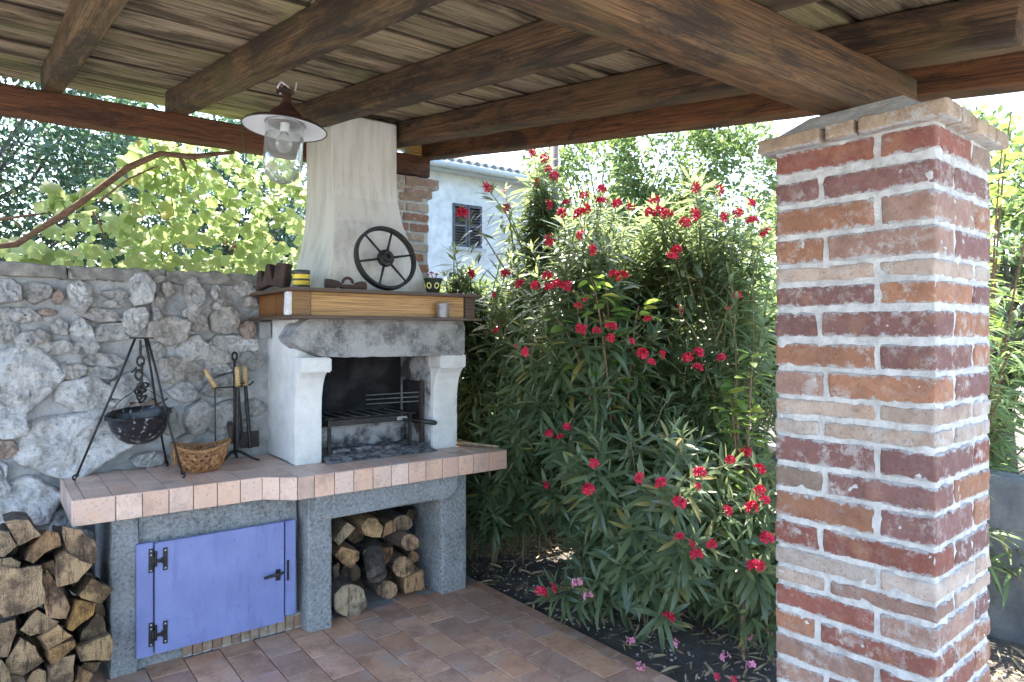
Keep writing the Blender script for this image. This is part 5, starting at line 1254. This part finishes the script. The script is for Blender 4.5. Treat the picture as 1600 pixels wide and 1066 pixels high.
bamboo('narrow leaved light green bamboo arching over the low wall at the right',(5.0,1.7,0),[(4.35+R.uniform(-.15,.5),1.55+R.uniform(-.3,.35),R.uniform(.75,2.0)) for _ in range(44)]+[(4.18+R.uniform(-.05,.2),1.40+R.uniform(-.25,.25),R.uniform(.35,.95)) for _ in range(14)],34)
bamboo('second clump of light green bamboo further back to the right of the pillar',(5.9,2.3,0),[(5.3+R.uniform(-.3,.7),2.1+R.uniform(-.5,.5),R.uniform(1.0,2.5)) for _ in range(34)],34)

# grapevine
def vine():
    t=thing('grapevine','backlit grapevine with lobed yellow-green leaves and a brown cane above the wall','vine')
    pts=[aY(-40,386,4.92),aY(0,385,4.92),aY(25,382,4.92),aY(62,358,4.92),aY(100,335,4.92),aY(145,303,4.92),aY(200,262,4.92),aY(250,240,4.92),aY(300,245,4.92),aY(345,240,4.92),aY(366,238,4.92)]
    MB().tube(pts,[.016,.015,.019,.017,.022,.019,.021,.018,.020,.014,.011],8).build('main_cane',MT['vinewood'],t,smooth=True)
    def cane(px,r0,nm='cane'):
        q=[aY(x,y,Y) for x,y,Y in px]; MB().tube(q,[r0*(1-.6*i/(len(q)-1)) for i in range(len(q))],6).build(nm,MT['vinewood'],t,smooth=True)
    cane([(0,343,5.4),(50,336,5.4),(100,330,5.38)],.012); cane([(145,330,4.92),(155,350,4.92),(165,375,4.92)],.008)
    cane([(155,315,4.92),(200,280,4.92),(240,262,4.92),(260,255,5.36)],.008); cane([(283,250,4.92),(290,265,5.33),(296,278,5.33)],.015)
    cane([(300,247,4.92),(308,252,5.33),(312,262,5.33)],.010)
    cane([(348,255,5.3),(375,272,5.3),(395,276,5.3),(410,300,5.3),(425,340,5.3),(440,360,5.3)],.007); cane([(322,305,5.3),(335,322,5.3),(365,342,5.3)],.008)
    cane([(230,305,5.3),(250,335,5.3),(275,360,5.3),(295,370,5.3)],.006); cane([(262,270,5.3),(268,310,5.3),(272,335,5.3)],.005)
    cane([(365,342,5.3),(400,365,5.3),(432,368,5.3)],.006); cane([(255,370,5.3),(252,400,5.3),(258,425,5.3)],.006); cane([(430,370,5.3),(400,405,5.3),(380,425,5.3)],.005)
    lv=[]
    def put(px,py,Y,L):
        p=aY(px,py,Y); a=R.uniform(0,6.28); d=Vector((math.cos(a),R.uniform(-.6,.3),-abs(math.sin(a))*.8-.1)); u=Vector((R.gauss(0,.5),R.gauss(-.45,.4),R.uniform(.2,1)))
        lv.append((0,leafM(p,d,u,L)))
    k=0
    while k<1900:
        px=R.uniform(-30,480); py=R.uniform(205,430)
        top=235 if px>215 else (330-.55*px if px>60 else 400)
        dens=1.0 if px>200 else .42
        if px<215 and py<345-.35*px+R.uniform(-25,25): continue
        if py<top-30 or R.random()>dens: continue
        if mnoise.noise(Vector((px/22,py/22,0)))<-.02: continue
        put(px,py,R.uniform(5.0,6.3),R.uniform(.05,.105)); k+=1
    for (px,py) in ((90,290),(95,300),(80,305),(110,300),(130,295),(150,290),(165,285),(215,240),(205,250),(225,245),(60,385),(85,395),(95,400),(45,395)):
        for _ in range(3): put(px+R.uniform(-10,10),py+R.uniform(-8,8),5.3,.11)
    foliage(t,VN,MT['vine'],lv,290)
    for cx,cy in ((364,376),(352,368)):
        c=aY(cx,cy,5.1)
        mb=MB()
        for q in range(16): 
            d=Vector((R.uniform(-.025,.025),R.uniform(-.02,.02),-R.uniform(0,.08))); mb.lathe([(0,.009),(.007,.005),(.009,0),(.007,-.005),(0,-.009)],7,T3(*(c+d)))
        mb.build('grape_bunch',MT['litter'],t)
    set_base(t,(.8,5.4,2.0))
vine()

# ================================================================ GROUND LITTER
lit=[];peb=[];pet=[];grs=[]
for _ in range(1500):
    x,y=R.uniform(2.62,4.3),R.uniform(.6,4.4); lit.append((R.randrange(3),leafM((x,y,R.uniform(.0,.03)),(R.gauss(0,1),R.gauss(0,1),R.gauss(0,.12)),(R.gauss(0,.3),R.gauss(0,.3),1),R.uniform(.05,.12))))
o=merged('leaf_litter',[(OL[k][0],OL[k][1],[np.array(M) for si,M in lit if si==k]) for k in range(3)],MT['litter'],None); tag(o,'dry narrow leaves scattered on the dark soil under the oleanders','leaf litter')
ico=subbox(1,1,1,2,2,2,.45,.05,3); iv=[tuple(v.co) for v in ico.vertices]; if_=[tuple(p.vertices) for p in ico.polygons]
bysz={}
for f in if_: bysz.setdefault(len(f),[]).append(f)
for _ in range(1700):
    s_=R.uniform(.006,.022); x,y=R.uniform(2.62,4.3),R.uniform(.4,4.5); peb.append(np.array(Matrix.Translation((x,y,.0))@Matrix.Rotation(R.uniform(0,6),4,'Z')@Matrix.Diagonal((s_,s_*R.uniform(.6,1),s_*.6,1))))
o=merged('pebbles',[(iv,if_,peb)],MT['gravel'],None); tag(o,'small grey pebbles strewn over the garden soil','gravel')
spots=[(3.02,2.0),(2.93,2.08),(2.80,2.28),(2.74,2.5),(2.83,1.95),(3.2,1.9),(3.3,2.1),(2.68,2.02),(2.52,2.30),(2.45,2.05)]
for i,(x,y) in enumerate(spots):
    z=.02 if x>2.6 else .012
    for _ in range(1 if i<7 else 1):
        xx,yy=x+R.uniform(-.07,.07),y+R.uniform(-.07,.07); xx=xx if x>2.6 else min(xx,2.57)
        o=link('fallen_flower',PK[0] if R.random()<.6 else FL[0],None,T3(xx,yy,z)@Matrix.Rotation(R.uniform(0,6),4,'Z')@Matrix.Scale(.8,4)); tag(o,'withered pink flower fallen on the '+('soil' if xx>2.6 else 'tiles')+' by the patio edge','flower','fallen flowers by the patio edge')
print('objects',len(bpy.data.objects))
